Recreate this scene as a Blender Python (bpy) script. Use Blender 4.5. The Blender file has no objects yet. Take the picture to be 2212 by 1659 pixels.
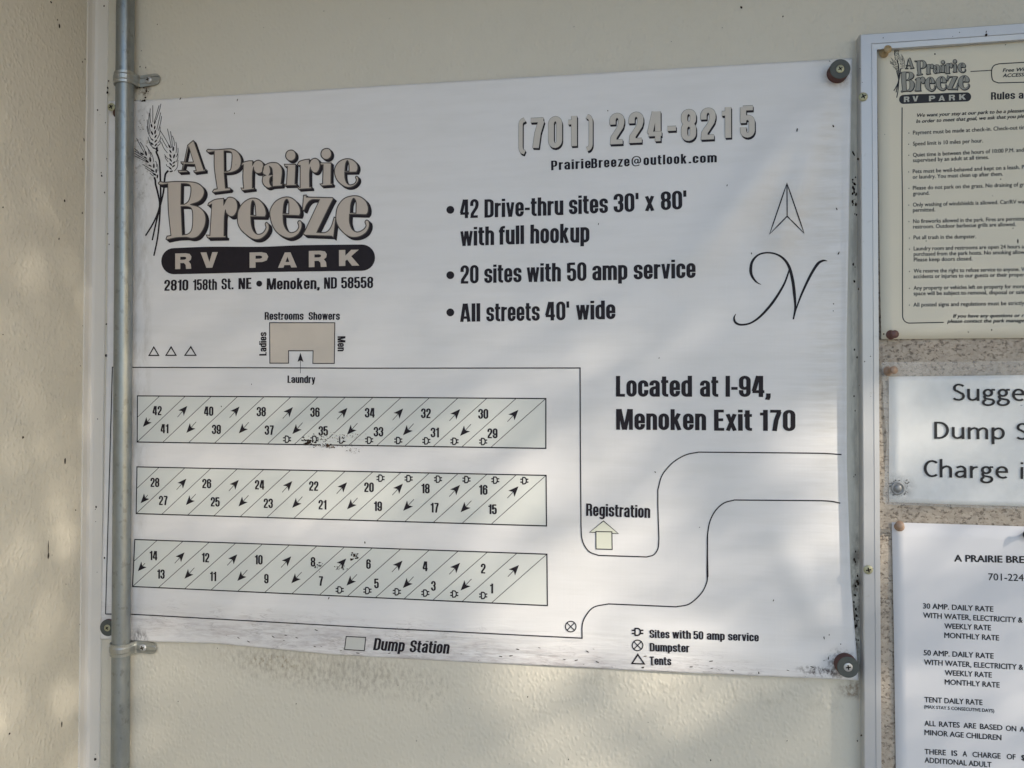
import bpy, math, random
from mathutils import Vector, Matrix, Euler
from mathutils.geometry import delaunay_2d_cdt
R = math.radians
random.seed(7)
SC = bpy.context.scene

# ------------------------------------------------------------------ camera
CX, CY, F = 1106.0, 829.5, 1662.0           # photo measured at 2212 x 1659
D = 0.76                                     # lens to wall, metres
aX = Vector((11346, 0, -1662)).normalized()  # world +x seen in camera axes (right, down, forward)
aZ = Vector((243, -98100, 1662)); aZ = (aZ - aX * aZ.dot(aX)).normalized()
aY = aZ.cross(aX)                            # into the wall
cam = bpy.data.cameras.new('camera'); cam_ob = bpy.data.objects.new('camera', cam)
SC.collection.objects.link(cam_ob); SC.camera = cam_ob
def to_world(v): return Vector((v.dot(aX), v.dot(aY), v.dot(aZ)))
right, down, fwd = to_world(Vector((1, 0, 0))), to_world(Vector((0, 1, 0))), to_world(Vector((0, 0, 1)))
M = Matrix((right, -down, -fwd)).transposed().to_4x4(); M.translation = Vector((0, -D, 0))
cam_ob.matrix_world = M
cam.sensor_width = 36.0; cam.lens = 36.0 * F / 2212.0; cam.clip_start = 0.02; cam.clip_end = 300

def P(px, py, d=0.0):
    """point at distance d in front of the wall seen at photo position px, py"""
    w = to_world(Vector((px - CX, py - CY, F)))
    t = (D - d) / w.y
    return Vector((w.x * t, -d, w.z * t))
def XZ(px, py, d=0.0):
    p = P(px, py, d); return (p.x, p.z)
def PXW(px, py, xw):
    """point on the side wall x = xw"""
    w = to_world(Vector((px - CX, py - CY, F))); t = xw / w.x
    return Vector((xw, -D + w.y * t, w.z * t))

# ------------------------------------------------------------------ light
SUN_AZ, SUN_EL = R(66), R(27)                # azimuth measured from the wall's normal towards +x
sdir = Vector((math.sin(SUN_AZ) * math.cos(SUN_EL), -math.cos(SUN_AZ) * math.cos(SUN_EL), math.sin(SUN_EL)))
world = bpy.data.worlds.new('World'); SC.world = world; world.use_nodes = True
wn = world.node_tree.nodes; wl = world.node_tree.links
sky = wn.new('ShaderNodeTexSky'); sky.sky_type = 'NISHITA'; sky.sun_disc = False
sky.sun_elevation = SUN_EL; sky.sun_rotation = math.atan2(sdir.x, sdir.y)
bg = wn['Background']; bg.inputs['Strength'].default_value = 0.15
wl.new(sky.outputs['Color'], bg.inputs['Color'])
sun = bpy.data.lights.new('sun', 'SUN'); sun.energy = 3.0; sun.angle = R(0.53); sun.color = (1.0, 0.89, 0.74)
sun_ob = bpy.data.objects.new('sun', sun); SC.collection.objects.link(sun_ob)
sun_ob.rotation_euler = sdir.to_track_quat('Z', 'Y').to_euler(); sun_ob.location = sdir * 20
SC.view_settings.view_transform = 'Standard'; SC.view_settings.look = 'None'
SC.view_settings.exposure = 0.91; SC.view_settings.gamma = 1.0
SC.cycles.max_bounces = 8; SC.cycles.diffuse_bounces = 5

# ------------------------------------------------------------------ materials
class Mat:
    def __init__(s, name, rough=0.6, metal=0.0, spec=0.4, col=(0.5, 0.5, 0.5)):
        s.m = bpy.data.materials.new(name); s.m.use_nodes = True
        s.n = s.m.node_tree.nodes; s.l = s.m.node_tree.links
        s.b = s.n['Principled BSDF']
        s.b.inputs['Roughness'].default_value = rough; s.b.inputs['Metallic'].default_value = metal
        s.b.inputs['Specular IOR Level'].default_value = spec
        s.b.inputs['Base Color'].default_value = (*col, 1)
        s.tc = s.n.new('ShaderNodeTexCoord')
    def link(s, a, b): s.l.new(a, b)
    def coords(s, scale=(1, 1, 1), loc=(0, 0, 0)):
        mp = s.n.new('ShaderNodeMapping'); mp.inputs['Scale'].default_value = scale; mp.inputs['Location'].default_value = loc
        s.link(s.tc.outputs['Object'], mp.inputs['Vector']); return mp.outputs['Vector']
    def noise(s, scale, detail=3, rough=0.55, st=(1, 1, 1), dist=0.0, loc=(0, 0, 0)):
        t = s.n.new('ShaderNodeTexNoise'); t.inputs['Scale'].default_value = scale; t.inputs['Detail'].default_value = detail
        t.inputs['Roughness'].default_value = rough; t.inputs['Distortion'].default_value = dist
        s.link(s.coords(st, loc), t.inputs['Vector']); return t.outputs['Fac']
    def voro(s, scale, st=(1, 1, 1), feature='F1', out='Distance'):
        t = s.n.new('ShaderNodeTexVoronoi'); t.feature = feature; t.inputs['Scale'].default_value = scale
        s.link(s.coords(st), t.inputs['Vector']); return t.outputs[out]
    def ramp(s, fac, stops):
        r = s.n.new('ShaderNodeValToRGB'); e = r.color_ramp.elements
        while len(e) < len(stops): e.new(0.5)
        for k, (p, c) in enumerate(stops):
            e[k].position = p; e[k].color = (*c, 1) if isinstance(c, tuple) else (c, c, c, 1)
        s.link(fac, r.inputs['Fac']); return r.outputs['Color']
    def math(s, op, a, b=None, clamp=False):
        t = s.n.new('ShaderNodeMath'); t.operation = op; t.use_clamp = clamp
        for k, v in enumerate((a, b)):
            if v is None: continue
            if isinstance(v, (int, float)): t.inputs[k].default_value = v
            else: s.link(v, t.inputs[k])
        return t.outputs[0]
    def mix(s, fac, a, b, mode='MIX'):
        t = s.n.new('ShaderNodeMix'); t.data_type = 'RGBA'; t.blend_type = mode
        for i, v in ((0, fac), (6, a), (7, b)):
            if isinstance(v, (int, float)): t.inputs[i].default_value = v if i == 0 else (v, v, v, 1)
            elif isinstance(v, tuple): t.inputs[i].default_value = (*v, 1)
            else: s.link(v, t.inputs[i])
        return t.outputs[2]
    def color(s, v): s.link(v, s.b.inputs['Base Color']); return s
    def bump(s, h, strength=0.3, dist=0.001):
        t = s.n.new('ShaderNodeBump'); t.inputs['Strength'].default_value = strength; t.inputs['Distance'].default_value = dist
        s.link(h, t.inputs['Height']); s.link(t.outputs['Normal'], s.b.inputs['Normal']); return s
    def blob(s, cx, cz, rx, rz, ang=0.0):
        """soft elliptical mask in wall coordinates (metres), 1 in the middle, 0 outside"""
        mp = s.n.new('ShaderNodeMapping'); mp.vector_type = 'TEXTURE'
        mp.inputs['Location'].default_value = (cx, 0, cz); mp.inputs['Rotation'].default_value = (0, ang, 0)
        mp.inputs['Scale'].default_value = (rx, 1e6, rz)
        s.link(s.tc.outputs['Object'], mp.inputs['Vector'])
        ln = s.n.new('ShaderNodeVectorMath'); ln.operation = 'LENGTH'; s.link(mp.outputs['Vector'], ln.inputs[0])
        return s.math('SUBTRACT', 1.0, ln.outputs['Value'], True)

# pebbled fibreglass wall sheet
def wall_mat(name, side=False):
    m = Mat(name, rough=0.42, spec=0.42)
    big = m.noise(5, 3); fine = m.noise(60, 4)
    c = m.mix(big, (0.64, 0.602, 0.51), (0.685, 0.65, 0.56))
    c = m.mix(m.math('MULTIPLY', fine, 0.12), c, (0.50, 0.49, 0.42))
    if not side:
        def stain(c, px, py, rx, rz, amt, col, st, sc, lo, hi, ang=0.0):
            x, z = XZ(px, py)
            mk = m.ramp(m.blob(x, z, rx, rz, ang), [(0.0, 0.0), (0.55, 1.0)])
            nz = m.ramp(m.noise(sc, 5, 0.65, st), [(lo, 0.0), (hi, 1.0)])
            return m.mix(m.math('MULTIPLY', m.math('MULTIPLY', mk, nz), amt), c, col)
        c = stain(c, 700, 1445, 0.15, 0.030, 0.50, (0.22, 0.18, 0.14), (1.6, 1, 0.8), 170, 0.44, 0.66, R(3.5))
        c = stain(c, 690, 1432, 0.10, 0.022, 0.30, (0.30, 0.28, 0.23), (1, 1, 0.7), 60, 0.35, 0.7, R(3))
        c = stain(c, 590, 1428, 0.045, 0.012, 0.6, (0.26, 0.20, 0.11), (1.2, 1, 0.8), 230, 0.5, 0.62, R(4))
        c = stain(c, 925, 1490, 0.03, 0.03, 0.45, (0.25, 0.23, 0.18), (1.5, 1, 0.6), 210, 0.52, 0.68)
        c = stain(c, 1500, 1490, 0.22, 0.012, 0.35, (0.30, 0.28, 0.22), (1, 1, 0.5), 120, 0.5, 0.7, R(3))
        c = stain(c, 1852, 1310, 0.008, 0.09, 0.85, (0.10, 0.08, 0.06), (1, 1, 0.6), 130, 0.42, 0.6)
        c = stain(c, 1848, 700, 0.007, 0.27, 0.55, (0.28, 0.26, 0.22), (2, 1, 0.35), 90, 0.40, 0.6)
        c = stain(c, 1845, 1490, 0.018, 0.010, 0.8, (0.22, 0.15, 0.09), (1, 1, 0.8), 200, 0.40, 0.6)
        c = stain(c, 312, 190, 0.010, 0.014, 0.8, (0.16, 0.12, 0.08), (1, 1, 1), 190, 0.42, 0.6)
    m.color(c)
    # pebbles: rounded cells of 4 to 6 mm with soft gaps
    v = m.n.new('ShaderNodeTexVoronoi'); v.feature = 'SMOOTH_F1'; v.inputs['Scale'].default_value = 260; v.inputs['Smoothness'].default_value = 0.6
    v.inputs['Randomness'].default_value = 1.0
    base = m.coords((1.0, 1.0, 0.72))
    dn = m.n.new('ShaderNodeTexNoise'); dn.inputs['Scale'].default_value = 90; dn.inputs['Detail'].default_value = 2
    m.link(base, dn.inputs['Vector'])
    add = m.n.new('ShaderNodeVectorMath'); add.operation = 'MULTIPLY_ADD'
    add.inputs[1].default_value = (0.006, 0.006, 0.006); m.link(dn.outputs['Color'], add.inputs[0]); m.link(base, add.inputs[2])
    m.link(add.outputs[0], v.inputs['Vector'])
    peb = m.ramp(v.outputs['Distance'], [(0.05, 1.0), (0.55, 0.0)])
    h = m.math('MULTIPLY', peb, m.ramp(m.noise(55, 2), [(0.28, 0.35), (0.55, 1.0)]))
    h = m.math('ADD', h, m.math('MULTIPLY', m.noise(380, 2), 0.12))
    m.bump(h, 0.6, 0.0006 if not side else 0.0009)
    m.link(m.ramp(m.noise(30, 3), [(0.3, 0.36), (0.7, 0.52)]), m.b.inputs['Roughness'])
    return m.m
M_wall = wall_mat('pebbled_wall'); M_side = wall_mat('pebbled_side_wall', True)

def vinyl():
    m = Mat('banner_vinyl', rough=0.38, spec=0.45)
    c = m.mix(m.noise(3, 3), (0.765, 0.755, 0.755), (0.795, 0.785, 0.785))
    streak = m.ramp(m.noise(26, 5, 0.6, (0.35, 1, 2.6)), [(0.45, 0.0), (0.75, 1.0)])
    c = m.mix(m.math('MULTIPLY', streak, 0.28), c, (0.60, 0.59, 0.56))
    smud = m.ramp(m.noise(9, 4), [(0.5, 0.0), (0.75, 1.0)])
    c = m.mix(m.math('MULTIPLY', smud, 0.18), c, (0.62, 0.61, 0.58))
    def patch(c, px, py, rx, rz, amt, col, st, sc, lo, hi, ang=0.0):
        x, z = XZ(px, py, 0.002)
        mk = m.ramp(m.blob(x, z, rx, rz, ang), [(0.0, 0.0), (0.6, 1.0)])
        nz = m.ramp(m.noise(sc, 5, 0.7, st), [(lo, 0.0), (hi, 1.0)])
        return m.mix(m.math('MULTIPLY', m.math('MULTIPLY', mk, nz), amt), c, col)
    # grime gathered along the lower hem, beside the pipe and round the corner washers
    c = patch(c, 1050, 1425, 0.56, 0.022, 0.55, (0.34, 0.29, 0.29), (0.4, 1, 2.0), 130, 0.45, 0.66, R(3.3))
    c = patch(c, 1050, 1418, 0.55, 0.030, 0.38, (0.50, 0.465, 0.47), (0.2, 1, 2.0), 60, 0.36, 0.62, R(3.3))
    c = patch(c, 302, 700, 0.016, 0.40, 0.5, (0.40, 0.37, 0.32), (1.5, 1, 0.5), 60, 0.42, 0.7)
    c = patch(c, 308, 330, 0.016, 0.07, 0.6, (0.25, 0.22, 0.18), (1, 1, 1), 190, 0.52, 0.64)
    c = patch(c, 300, 1378, 0.014, 0.012, 0.85, (0.12, 0.11, 0.11), (2, 1, 0.7), 160, 0.40, 0.6)
    c = patch(c, 1775, 1450, 0.026, 0.006, 0.9, (0.09, 0.07, 0.07), (1, 1, 0.6), 300, 0.46, 0.56, R(4))
    c = patch(c, 1815, 1432, 0.017, 0.017, 0.75, (0.12, 0.10, 0.10), (1, 1, 1), 300, 0.45, 0.6)
    c = patch(c, 1815, 165, 0.016, 0.015, 0.45, (0.30, 0.24, 0.20), (1, 1, 1), 200, 0.42, 0.6)
    c = patch(c, 1700, 480, 0.045, 0.06, 0.40, (0.60, 0.55, 0.48), (0.6, 1, 2.0), 30, 0.35, 0.6)
    c = patch(c, 1790, 640, 0.022, 0.30, 0.45, (0.58, 0.55, 0.49), (0.3, 1, 2.5), 60, 0.40, 0.65)
    xq, zq = XZ(1050, 1418, 0.002)
    ck = m.ramp(m.noise(75, 4, 0.6, (0.45, 1, 2.6), 0.8), [(0.468, 0.0), (0.5, 1.0), (0.532, 0.0)])
    ckm = m.ramp(m.blob(xq, zq, 0.56, 0.034, R(3.3)), [(0.0, 0.0), (0.5, 1.0)])
    ck2 = m.ramp(m.noise(30, 2), [(0.45, 0.0), (0.6, 1.0)])
    c = m.mix(m.math('MULTIPLY', m.math('MULTIPLY', m.math('MULTIPLY', ck, ckm), ck2), 0.5), c, (0.26, 0.23, 0.23))
    m.color(c)
    # woven scrim showing through
    w1 = m.noise(420, 1, 0.4, (0.05, 1, 1.0)); w2 = m.noise(420, 1, 0.4, (1.0, 1, 0.05))
    h = m.math('ADD', w1, w2)
    xb, zb = XZ(1050, 1425, 0.002)
    wr = m.ramp(m.blob(xb, zb, 0.55, 0.05, R(3.3)), [(0.0, 0.0), (0.7, 1.0)])
    wrn = m.noise(55, 3, 0.55, (0.28, 1, 2.4), 0.4)
    h = m.math('ADD', m.math('MULTIPLY', h, 0.10), m.math('MULTIPLY', m.math('MULTIPLY', wr, wrn), 2.6))
    xr, zr = XZ(1790, 700, 0.002)
    rr = m.ramp(m.blob(xr, zr, 0.07, 0.34), [(0.0, 0.0), (0.8, 1.0)])
    h = m.math('ADD', h, m.math('MULTIPLY', m.math('MULTIPLY', rr, m.noise(50, 2, 0.5, (0.22, 1, 2.6))), 1.6))
    h = m.math('ADD', h, m.math('MULTIPLY', m.noise(22, 3, 0.5, (0.4, 1, 1.8)), 0.5))
    m.bump(h, 0.42, 0.0013)
    return m.m
M_vinyl = vinyl()

def flat(name, col, rough=0.5, spec=0.4, var=0.08, sc=60, metal=0.0, bump=0.0, bsc=300, bd=0.0005):
    m = Mat(name, rough=rough, spec=spec, metal=metal)
    d = tuple(x * (1 - var) for x in col); e = tuple(min(1, x * (1 + var)) for x in col)
    m.color(m.mix(m.noise(sc, 4), d, e))
    if bump: m.bump(m.noise(bsc, 3), bump, bd)
    return m.m
M_ink = flat('black_ink', (0.017, 0.013, 0.018), 0.5, 0.22, 0.25, 220)
M_thin = flat('thin_line_ink', (0.03, 0.026, 0.03), 0.5, 0.22, 0.2, 220)
M_beige = flat('beige_print', (0.54, 0.475, 0.415), 0.42, 0.4, 0.07, 40)
M_phone = flat('pale_beige_print', (0.58, 0.54, 0.485), 0.42, 0.4, 0.05, 40)
M_edge = flat('logo_outline_ink', (0.075, 0.065, 0.062), 0.5, 0.25, 0.2, 200)
M_site = flat('pale_green_print', (0.69, 0.705, 0.67), 0.40, 0.42, 0.03, 40)
M_cream = flat('cream_print', (0.70, 0.71, 0.60), 0.42, 0.4, 0.03, 40)
M_paper = flat('aged_cream_paper', (0.73, 0.685, 0.565), 0.75, 0.2, 0.04, 12, bump=0.15, bsc=25, bd=0.002)
M_white = flat('white_paper', (0.72, 0.72, 0.745), 0.7, 0.25, 0.025, 10, bump=0.12, bsc=20, bd=0.002)
M_lampaper = flat('laminated_white_paper', (0.78, 0.79, 0.79), 0.3, 0.5, 0.035, 14, bump=0.25, bsc=28, bd=0.003)
def lamp():
    m = Mat('laminated_white_paper', rough=0.28, spec=0.5)
    c = m.mix(m.noise(14, 4), (0.75, 0.765, 0.765), (0.80, 0.81, 0.81))
    x, z = XZ(1938, 1052, 0.007)
    mk = m.ramp(m.blob(x+.001, z, 0.017, 0.015), [(0.0, 0.0), (0.75, 1.0)])
    c = m.mix(m.math('MULTIPLY', mk, m.ramp(m.noise(220, 4, 0.7), [(0.30, 0.0), (0.62, 0.95)])), c, (0.16, 0.165, 0.17))
    x, z = XZ(2000, 1066, 0.007)
    c = m.mix(m.math('MULTIPLY', m.ramp(m.blob(x, z, 0.07, 0.02), [(0, 0.0), (0.6, 1.0)]), m.ramp(m.noise(60, 4, 0.6), [(0.4, 0.0), (0.7, 0.5)])), c, (0.88, 0.88, 0.89))
    m.color(c); m.bump(m.noise(22, 2), 0.15, 0.003); return m.m
M_lampaper = lamp()
M_pink = flat('paper_text_ink', (0.045, 0.045, 0.048), 0.6, 0.3, 0.2, 300)
M_bold = flat('dark_text_ink', (0.02, 0.02, 0.024), 0.5, 0.3, 0.2, 300)
M_grey = flat('grey_logo_ink', (0.30, 0.30, 0.27), 0.6, 0.3, 0.1, 200)
M_trim = flat('white_vinyl_trim', (0.70, 0.675, 0.63), 0.42, 0.4, 0.05, 20, bump=0.1, bsc=60, bd=0.0008)
M_slot = flat('dark_slot', (0.02, 0.016, 0.012), 0.7, 0.2, 0.2)
M_speck = flat('dark_speck', (0.028, 0.018, 0.012), 0.7, 0.2, 0.3)
M_brown = flat('brown_speck', (0.13, 0.07, 0.035), 0.7, 0.2, 0.3)
M_rub = flat('grey_rubber', (0.085, 0.095, 0.09), 0.6, 0.35, 0.2, 200, bump=0.2, bsc=500)
M_rubside = flat('rusty_brown_rubber', (0.11, 0.055, 0.05), 0.7, 0.25, 0.25, 200)
M_brass = flat('yellowed_zinc', (0.42, 0.41, 0.27), 0.42, 0.5, 0.15, 300, metal=0.35)
M_zinc = flat('bright_zinc', (0.55, 0.55, 0.55), 0.38, 0.5, 0.2, 300, metal=0.6)
M_pinmar = flat('maroon_plastic', (0.14, 0.065, 0.055), 0.4, 0.5, 0.15)
M_pintan = flat('tan_plastic', (0.38, 0.28, 0.15), 0.4, 0.5, 0.12)
M_pinor = flat('peach_plastic', (0.33, 0.225, 0.16), 0.4, 0.5, 0.12)
M_pinblk = flat('black_plastic', (0.02, 0.02, 0.02), 0.35, 0.5, 0.1)

def galv():
    m = Mat('galvanised_steel', rough=0.42, metal=0.75, spec=0.5)
    a = m.noise(90, 5, 0.65, (1, 1, 0.5)); b = m.noise(500, 2)
    c = m.mix(a, (0.20, 0.225, 0.232), (0.36, 0.39, 0.40))
    spots = m.ramp(m.noise(150, 2, 0.5, (1, 1, 0.7)), [(0.60, 0.0), (0.68, 1.0)])
    c = m.mix(m.math('MULTIPLY', spots, 0.35), c, (0.13, 0.13, 0.125))
    m.color(c)
    m.link(m.ramp(a, [(0.3, 0.28), (0.75, 0.48)]), m.b.inputs['Roughness'])
    m.bump(m.math('ADD', m.noise(240, 3, 0.6, (1, 1, 1.6)), m.math('MULTIPLY', b, 0.3)), 0.35, 0.0006)
    return m.m
M_galv = galv()
def strapm():
    m = Mat('zinc_plated_strap', rough=0.34, metal=0.8, spec=0.5)
    m.color(m.mix(m.noise(160, 4, 0.6), (0.27, 0.285, 0.27), (0.50, 0.51, 0.49))); m.bump(m.noise(300, 3), 0.3, 0.0005); return m.m
M_strap = strapm()
def alu():
    m = Mat('painted_aluminium', rough=0.36, metal=0.25, spec=0.5)
    c = m.mix(m.noise(40, 3, 0.5, (1, 1, 0.06)), (0.50, 0.505, 0.52), (0.56, 0.565, 0.575))
    d = m.ramp(m.noise(120, 4, 0.6), [(0.66, 0.0), (0.75, 1.0)])
    m.color(m.mix(m.math('MULTIPLY', d, 0.35), c, (0.36, 0.35, 0.33)))
    m.bump(m.noise(300, 2, 0.5, (1, 1, 0.05)), 0.08, 0.0004)
    return m.m
M_alu = alu()
def corkm():
    m = Mat('cork', rough=0.85, spec=0.2)
    c = m.mix(m.noise(130, 4, 0.6), (0.24, 0.20, 0.16), (0.57, 0.50, 0.42))
    gr = m.voro(330, (1, 1, 1.1), 'F1', 'Color')
    sp = m.n.new('ShaderNodeSeparateColor'); m.link(gr, sp.inputs[0])
    c = m.mix(m.math('MULTIPLY', sp.outputs[0], 0.55), c, (0.56, 0.50, 0.42))
    cr = m.ramp(m.noise(330, 4, 0.7, (0.9, 1, 1.15)), [(0.38, 1.0), (0.47, 0.0)])
    c = m.mix(m.math('MULTIPLY', cr, 0.6), c, (0.055, 0.040, 0.030))
    m.color(c); m.bump(m.math('SUBTRACT', m.noise(260, 5, 0.7, (0.6, 1, 1.5)), m.math('MULTIPLY', cr, 0.5)), 0.6, 0.0012)
    return m.m
M_cork = corkm()
def film():
    m = Mat('clear_laminate', rough=0.16, spec=0.5, col=(0.86, 0.87, 0.87))
    m.link(m.ramp(m.noise(45, 4), [(0.35, 0.14), (0.75, 0.30)]), m.b.inputs['Alpha'])
    m.bump(m.noise(30, 2), 0.3, 0.002); return m.m
M_film = film()
def wood():
    m = Mat('soffit_board', rough=0.8, spec=0.2)
    m.color(m.mix(m.noise(6, 4, 0.6, (0.3, 4, 1)), (0.30, 0.235, 0.16), (0.42, 0.34, 0.24))); return m.m
M_wood = wood()
M_ground = flat('gravel_ground', (0.20, 0.198, 0.19), 0.9, 0.1, 0.3, 14, bump=0.5, bsc=40, bd=0.01)
M_bark = flat('bark', (0.10, 0.075, 0.055), 0.9, 0.1, 0.35, 20, bump=0.5, bsc=30, bd=0.01)
M_leaf = flat('leaf_green', (0.055, 0.10, 0.035), 0.55, 0.3, 0.35, 4)

# ------------------------------------------------------------------ helpers
COL = SC.collection
def tag(o, label=None, cat=None, group=None, kind=None):
    for k, v in (('label', label), ('category', cat), ('group', group), ('kind', kind)):
        if v: o[k] = v
    return o
def empty(name, loc, label, cat, group=None):
    o = bpy.data.objects.new(name, None); COL.objects.link(o); o.location = loc; o.empty_display_size = 0.02
    return tag(o, label, cat, group)
class MB:
    def __init__(s): s.v = []; s.f = []
    def add(s, verts, faces):
        n = len(s.v); s.v += [tuple(v) for v in verts]; s.f += [tuple(i + n for i in f) for f in faces]; return s
    def build(s, name, mat, parent=None, smooth=False, **kw):
        me = bpy.data.meshes.new(name)
        me.from_pydata(s.v, [], s.f); me.materials.append(mat)
        if smooth:
            for p in me.polygons: p.use_smooth = True
        me.update()
        o = bpy.data.objects.new(name, me); COL.objects.link(o)
        if parent is not None:
            o.parent = parent
            if parent.type == 'EMPTY': o.matrix_parent_inverse = Matrix.Translation(-parent.location)
        return tag(o, **kw)
def box(mb, a, b):
    x0, y0, z0 = a; x1, y1, z1 = b
    mb.add([(x0,y0,z0),(x1,y0,z0),(x1,y1,z0),(x0,y1,z0),(x0,y0,z1),(x1,y0,z1),(x1,y1,z1),(x0,y1,z1)],
           [(0,3,2,1),(4,5,6,7),(0,1,5,4),(1,2,6,5),(2,3,7,6),(3,0,4,7)]); return mb
def lathe(mb, prof, centre, axis=Vector((0, -1, 0)), n=28, sx=1.0):
    """prof: (radius, height along axis)"""
    ax = axis.normalized(); u = Vector((0, 0, 1)).cross(ax)
    u = u.normalized() if u.length > 1e-4 else Vector((1, 0, 0)); w = ax.cross(u)
    vs, fs = [], []
    for r, h in prof:
        for k in range(n):
            a = 2 * math.pi * k / n
            vs.append(Vector(centre) + ax * h + (u * math.cos(a) * sx + w * math.sin(a)) * r)
    for i in range(len(prof) - 1):
        for k in range(n):
            k2 = (k + 1) % n
            fs.append((i*n+k, i*n+k2, (i+1)*n+k2, (i+1)*n+k))
    fs.append(tuple((len(prof)-1)*n + k for k in range(n)))
    mb.add(vs, fs); return mb

ZO = {'A': (300, 300, 1.70154), 'B': (1600, 300, 1.22889), 'C': (350, 1150, 2.01091), 'D': (1300, 1450, 2.01091),
      'E': (350, 1950, 2.01091), 'F': (1300, 2050, 1.05333), 'G': (620, 500, 3.95), 'H': (1000, 500, 3.95),
      'W': (500, 380, 2.5154), 'K': (2200, 1400, 1.84333), 'N': (2600, 650, 2.37), 'Q': (1900, 400, 1.84333),
      'R': (3300, 0, 2.37), 'S': (3300, 650, 2.37), 'T': (3300, 1300, 2.0737), 'U': (3300, 2000, 1.62012),
      'V': (300, 0, 2.37), 'X': (300, 2200, 2.01333), 'L': (0, 1500, 1.08879), 'Y': (3200, 150, 4.74), 'J': (3200, 2450, 4.74),
      'o': (0, 0, 0.54861)}
def px(t, x, y):
    a, b, s = ZO[t]; return ((a + x / s) / 1.82278, (b + y / s) / 1.82278)

class Surf:
    """sheet standing h(x, z) in front of the wall; lay() puts a mark on it where it is seen"""
    def __init__(s, h): s.h = h
    def lay(s, x, z, off=0.0):
        h = s.h(x, z)
        for _ in range(4):
            h = s.h(x * (1 - h / D), z * (1 - h / D))
        return Vector((x * (1 - h / D), -(h + off), z * (1 - h / D)))

def smooth01(t): t = max(0.0, min(1.0, t)); return t * t * (3 - 2 * t)
xL, _z = XZ(225, 800); xR, _z = XZ(1829, 800)
_, zT = XZ(1840, 126); _, zB = XZ(1850, 1468)
cTR = XZ(1808, 155); cMid = XZ(1440, 640)
def seg_dist(x, z, a, b):
    dx, dz = b[0]-a[0], b[1]-a[1]; L2 = dx*dx + dz*dz
    t = ((x-a[0])*dx + (z-a[1])*dz) / L2; tt = max(0, min(1, t))
    return math.hypot(x - a[0] - dx*tt, z - a[1] - dz*tt), t
def banner_h(x, z):
    h = 0.0020 + 0.0009 * math.sin(x * 9 + z * 5 + 0.6) + 0.0007 * math.sin(z * 13 - x * 6)
    v = (z - zB) / (zT - zB); v = max(0, min(1, v))
    bulge = math.sin(math.pi * v) ** 0.7
    t = smooth01((x - (xR - 0.055)) / 0.05)
    h += 0.0006 * t * bulge + 0.0030 * bulge * smooth01((x - (xR - 0.006)) / 0.008)
    for a, b, am, wd in ((cTR, cMid, 0.0055, 0.018), (cTR, XZ(1640, 640), 0.0036, 0.013), (cTR, XZ(1150, 330), 0.0008, 0.016),
                         (XZ(1822, 1435), XZ(1660, 1130), 0.0034, 0.016), (XZ(1822, 1435), XZ(1250, 1340), 0.0018, 0.014)):
        d, t = seg_dist(x, z, a, b)
        if 0 < t < 1: h += am * math.exp(-(d / wd) ** 2) * math.sin(math.pi * t) ** 1.0
    # pressed down by the conduit
    xp = XZ(265, 800)[0]
    h *= 1 - 0.55 * math.exp(-((x - xp) / 0.03) ** 2)
    return h
BAN = Surf(banner_h)
flatS = {}
def sheet(d):
    if d not in flatS: flatS[d] = Surf(lambda x, z: d)
    return flatS[d]

_lay = [0]
def inside(pt, loops):
    c = False; x, y = pt
    for lp in loops:
        j = len(lp) - 1
        for i in range(len(lp)):
            xi, yi = lp[i]; xj, yj = lp[j]
            if (yi > y) != (yj > y) and x < (xj - xi) * (y - yi) / (yj - yi) + xi: c = not c
            j = i
    return c
def fill(mb, loops, surf, off, grid=0.012):
    pts, edges = [], []
    for lp in loops:
        n = len(pts); q = []
        for i in range(len(lp)):
            a, b = lp[i], lp[(i+1) % len(lp)]
            k = max(1, int(math.hypot(b[0]-a[0], b[1]-a[1]) / grid))
            for j in range(k): q.append((a[0] + (b[0]-a[0])*j/k, a[1] + (b[1]-a[1])*j/k))
        pts += q; edges += [(n+i, n+(i+1) % len(q)) for i in range(len(q))]
    xs = [p[0] for p in pts]; zs = [p[1] for p in pts]
    if max(xs)-min(xs) > 1.5*grid or max(zs)-min(zs) > 1.5*grid:
        x = min(xs) + grid*0.47
        while x < max(xs):
            z = min(zs) + grid*0.53
            while z < max(zs):
                if inside((x, z), loops): pts.append((x, z))
                z += grid
            x += grid
    vo, _, fo = delaunay_2d_cdt([Vector(p) for p in pts], edges, [], 0, 1e-7)[:3]
    keep = []
    for f in fo:
        c = (sum(vo[i][0] for i in f)/len(f), sum(vo[i][1] for i in f)/len(f))
        if inside(c, loops): keep.append(tuple(f))
    used = sorted({i for f in keep for i in f}); mp = {i: k for k, i in enumerate(used)}
    fs = []
    for f in keep:
        g = [mp[i] for i in f]
        a, b, c = (vo[f[0]], vo[f[1]], vo[f[2]])
        if (b[0]-a[0])*(c[1]-a[1]) - (b[1]-a[1])*(c[0]-a[0]) < 0: g.reverse()
        fs.append(tuple(g))
    mb.add([surf.lay(vo[i][0], vo[i][1], off) for i in used], fs)
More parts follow.
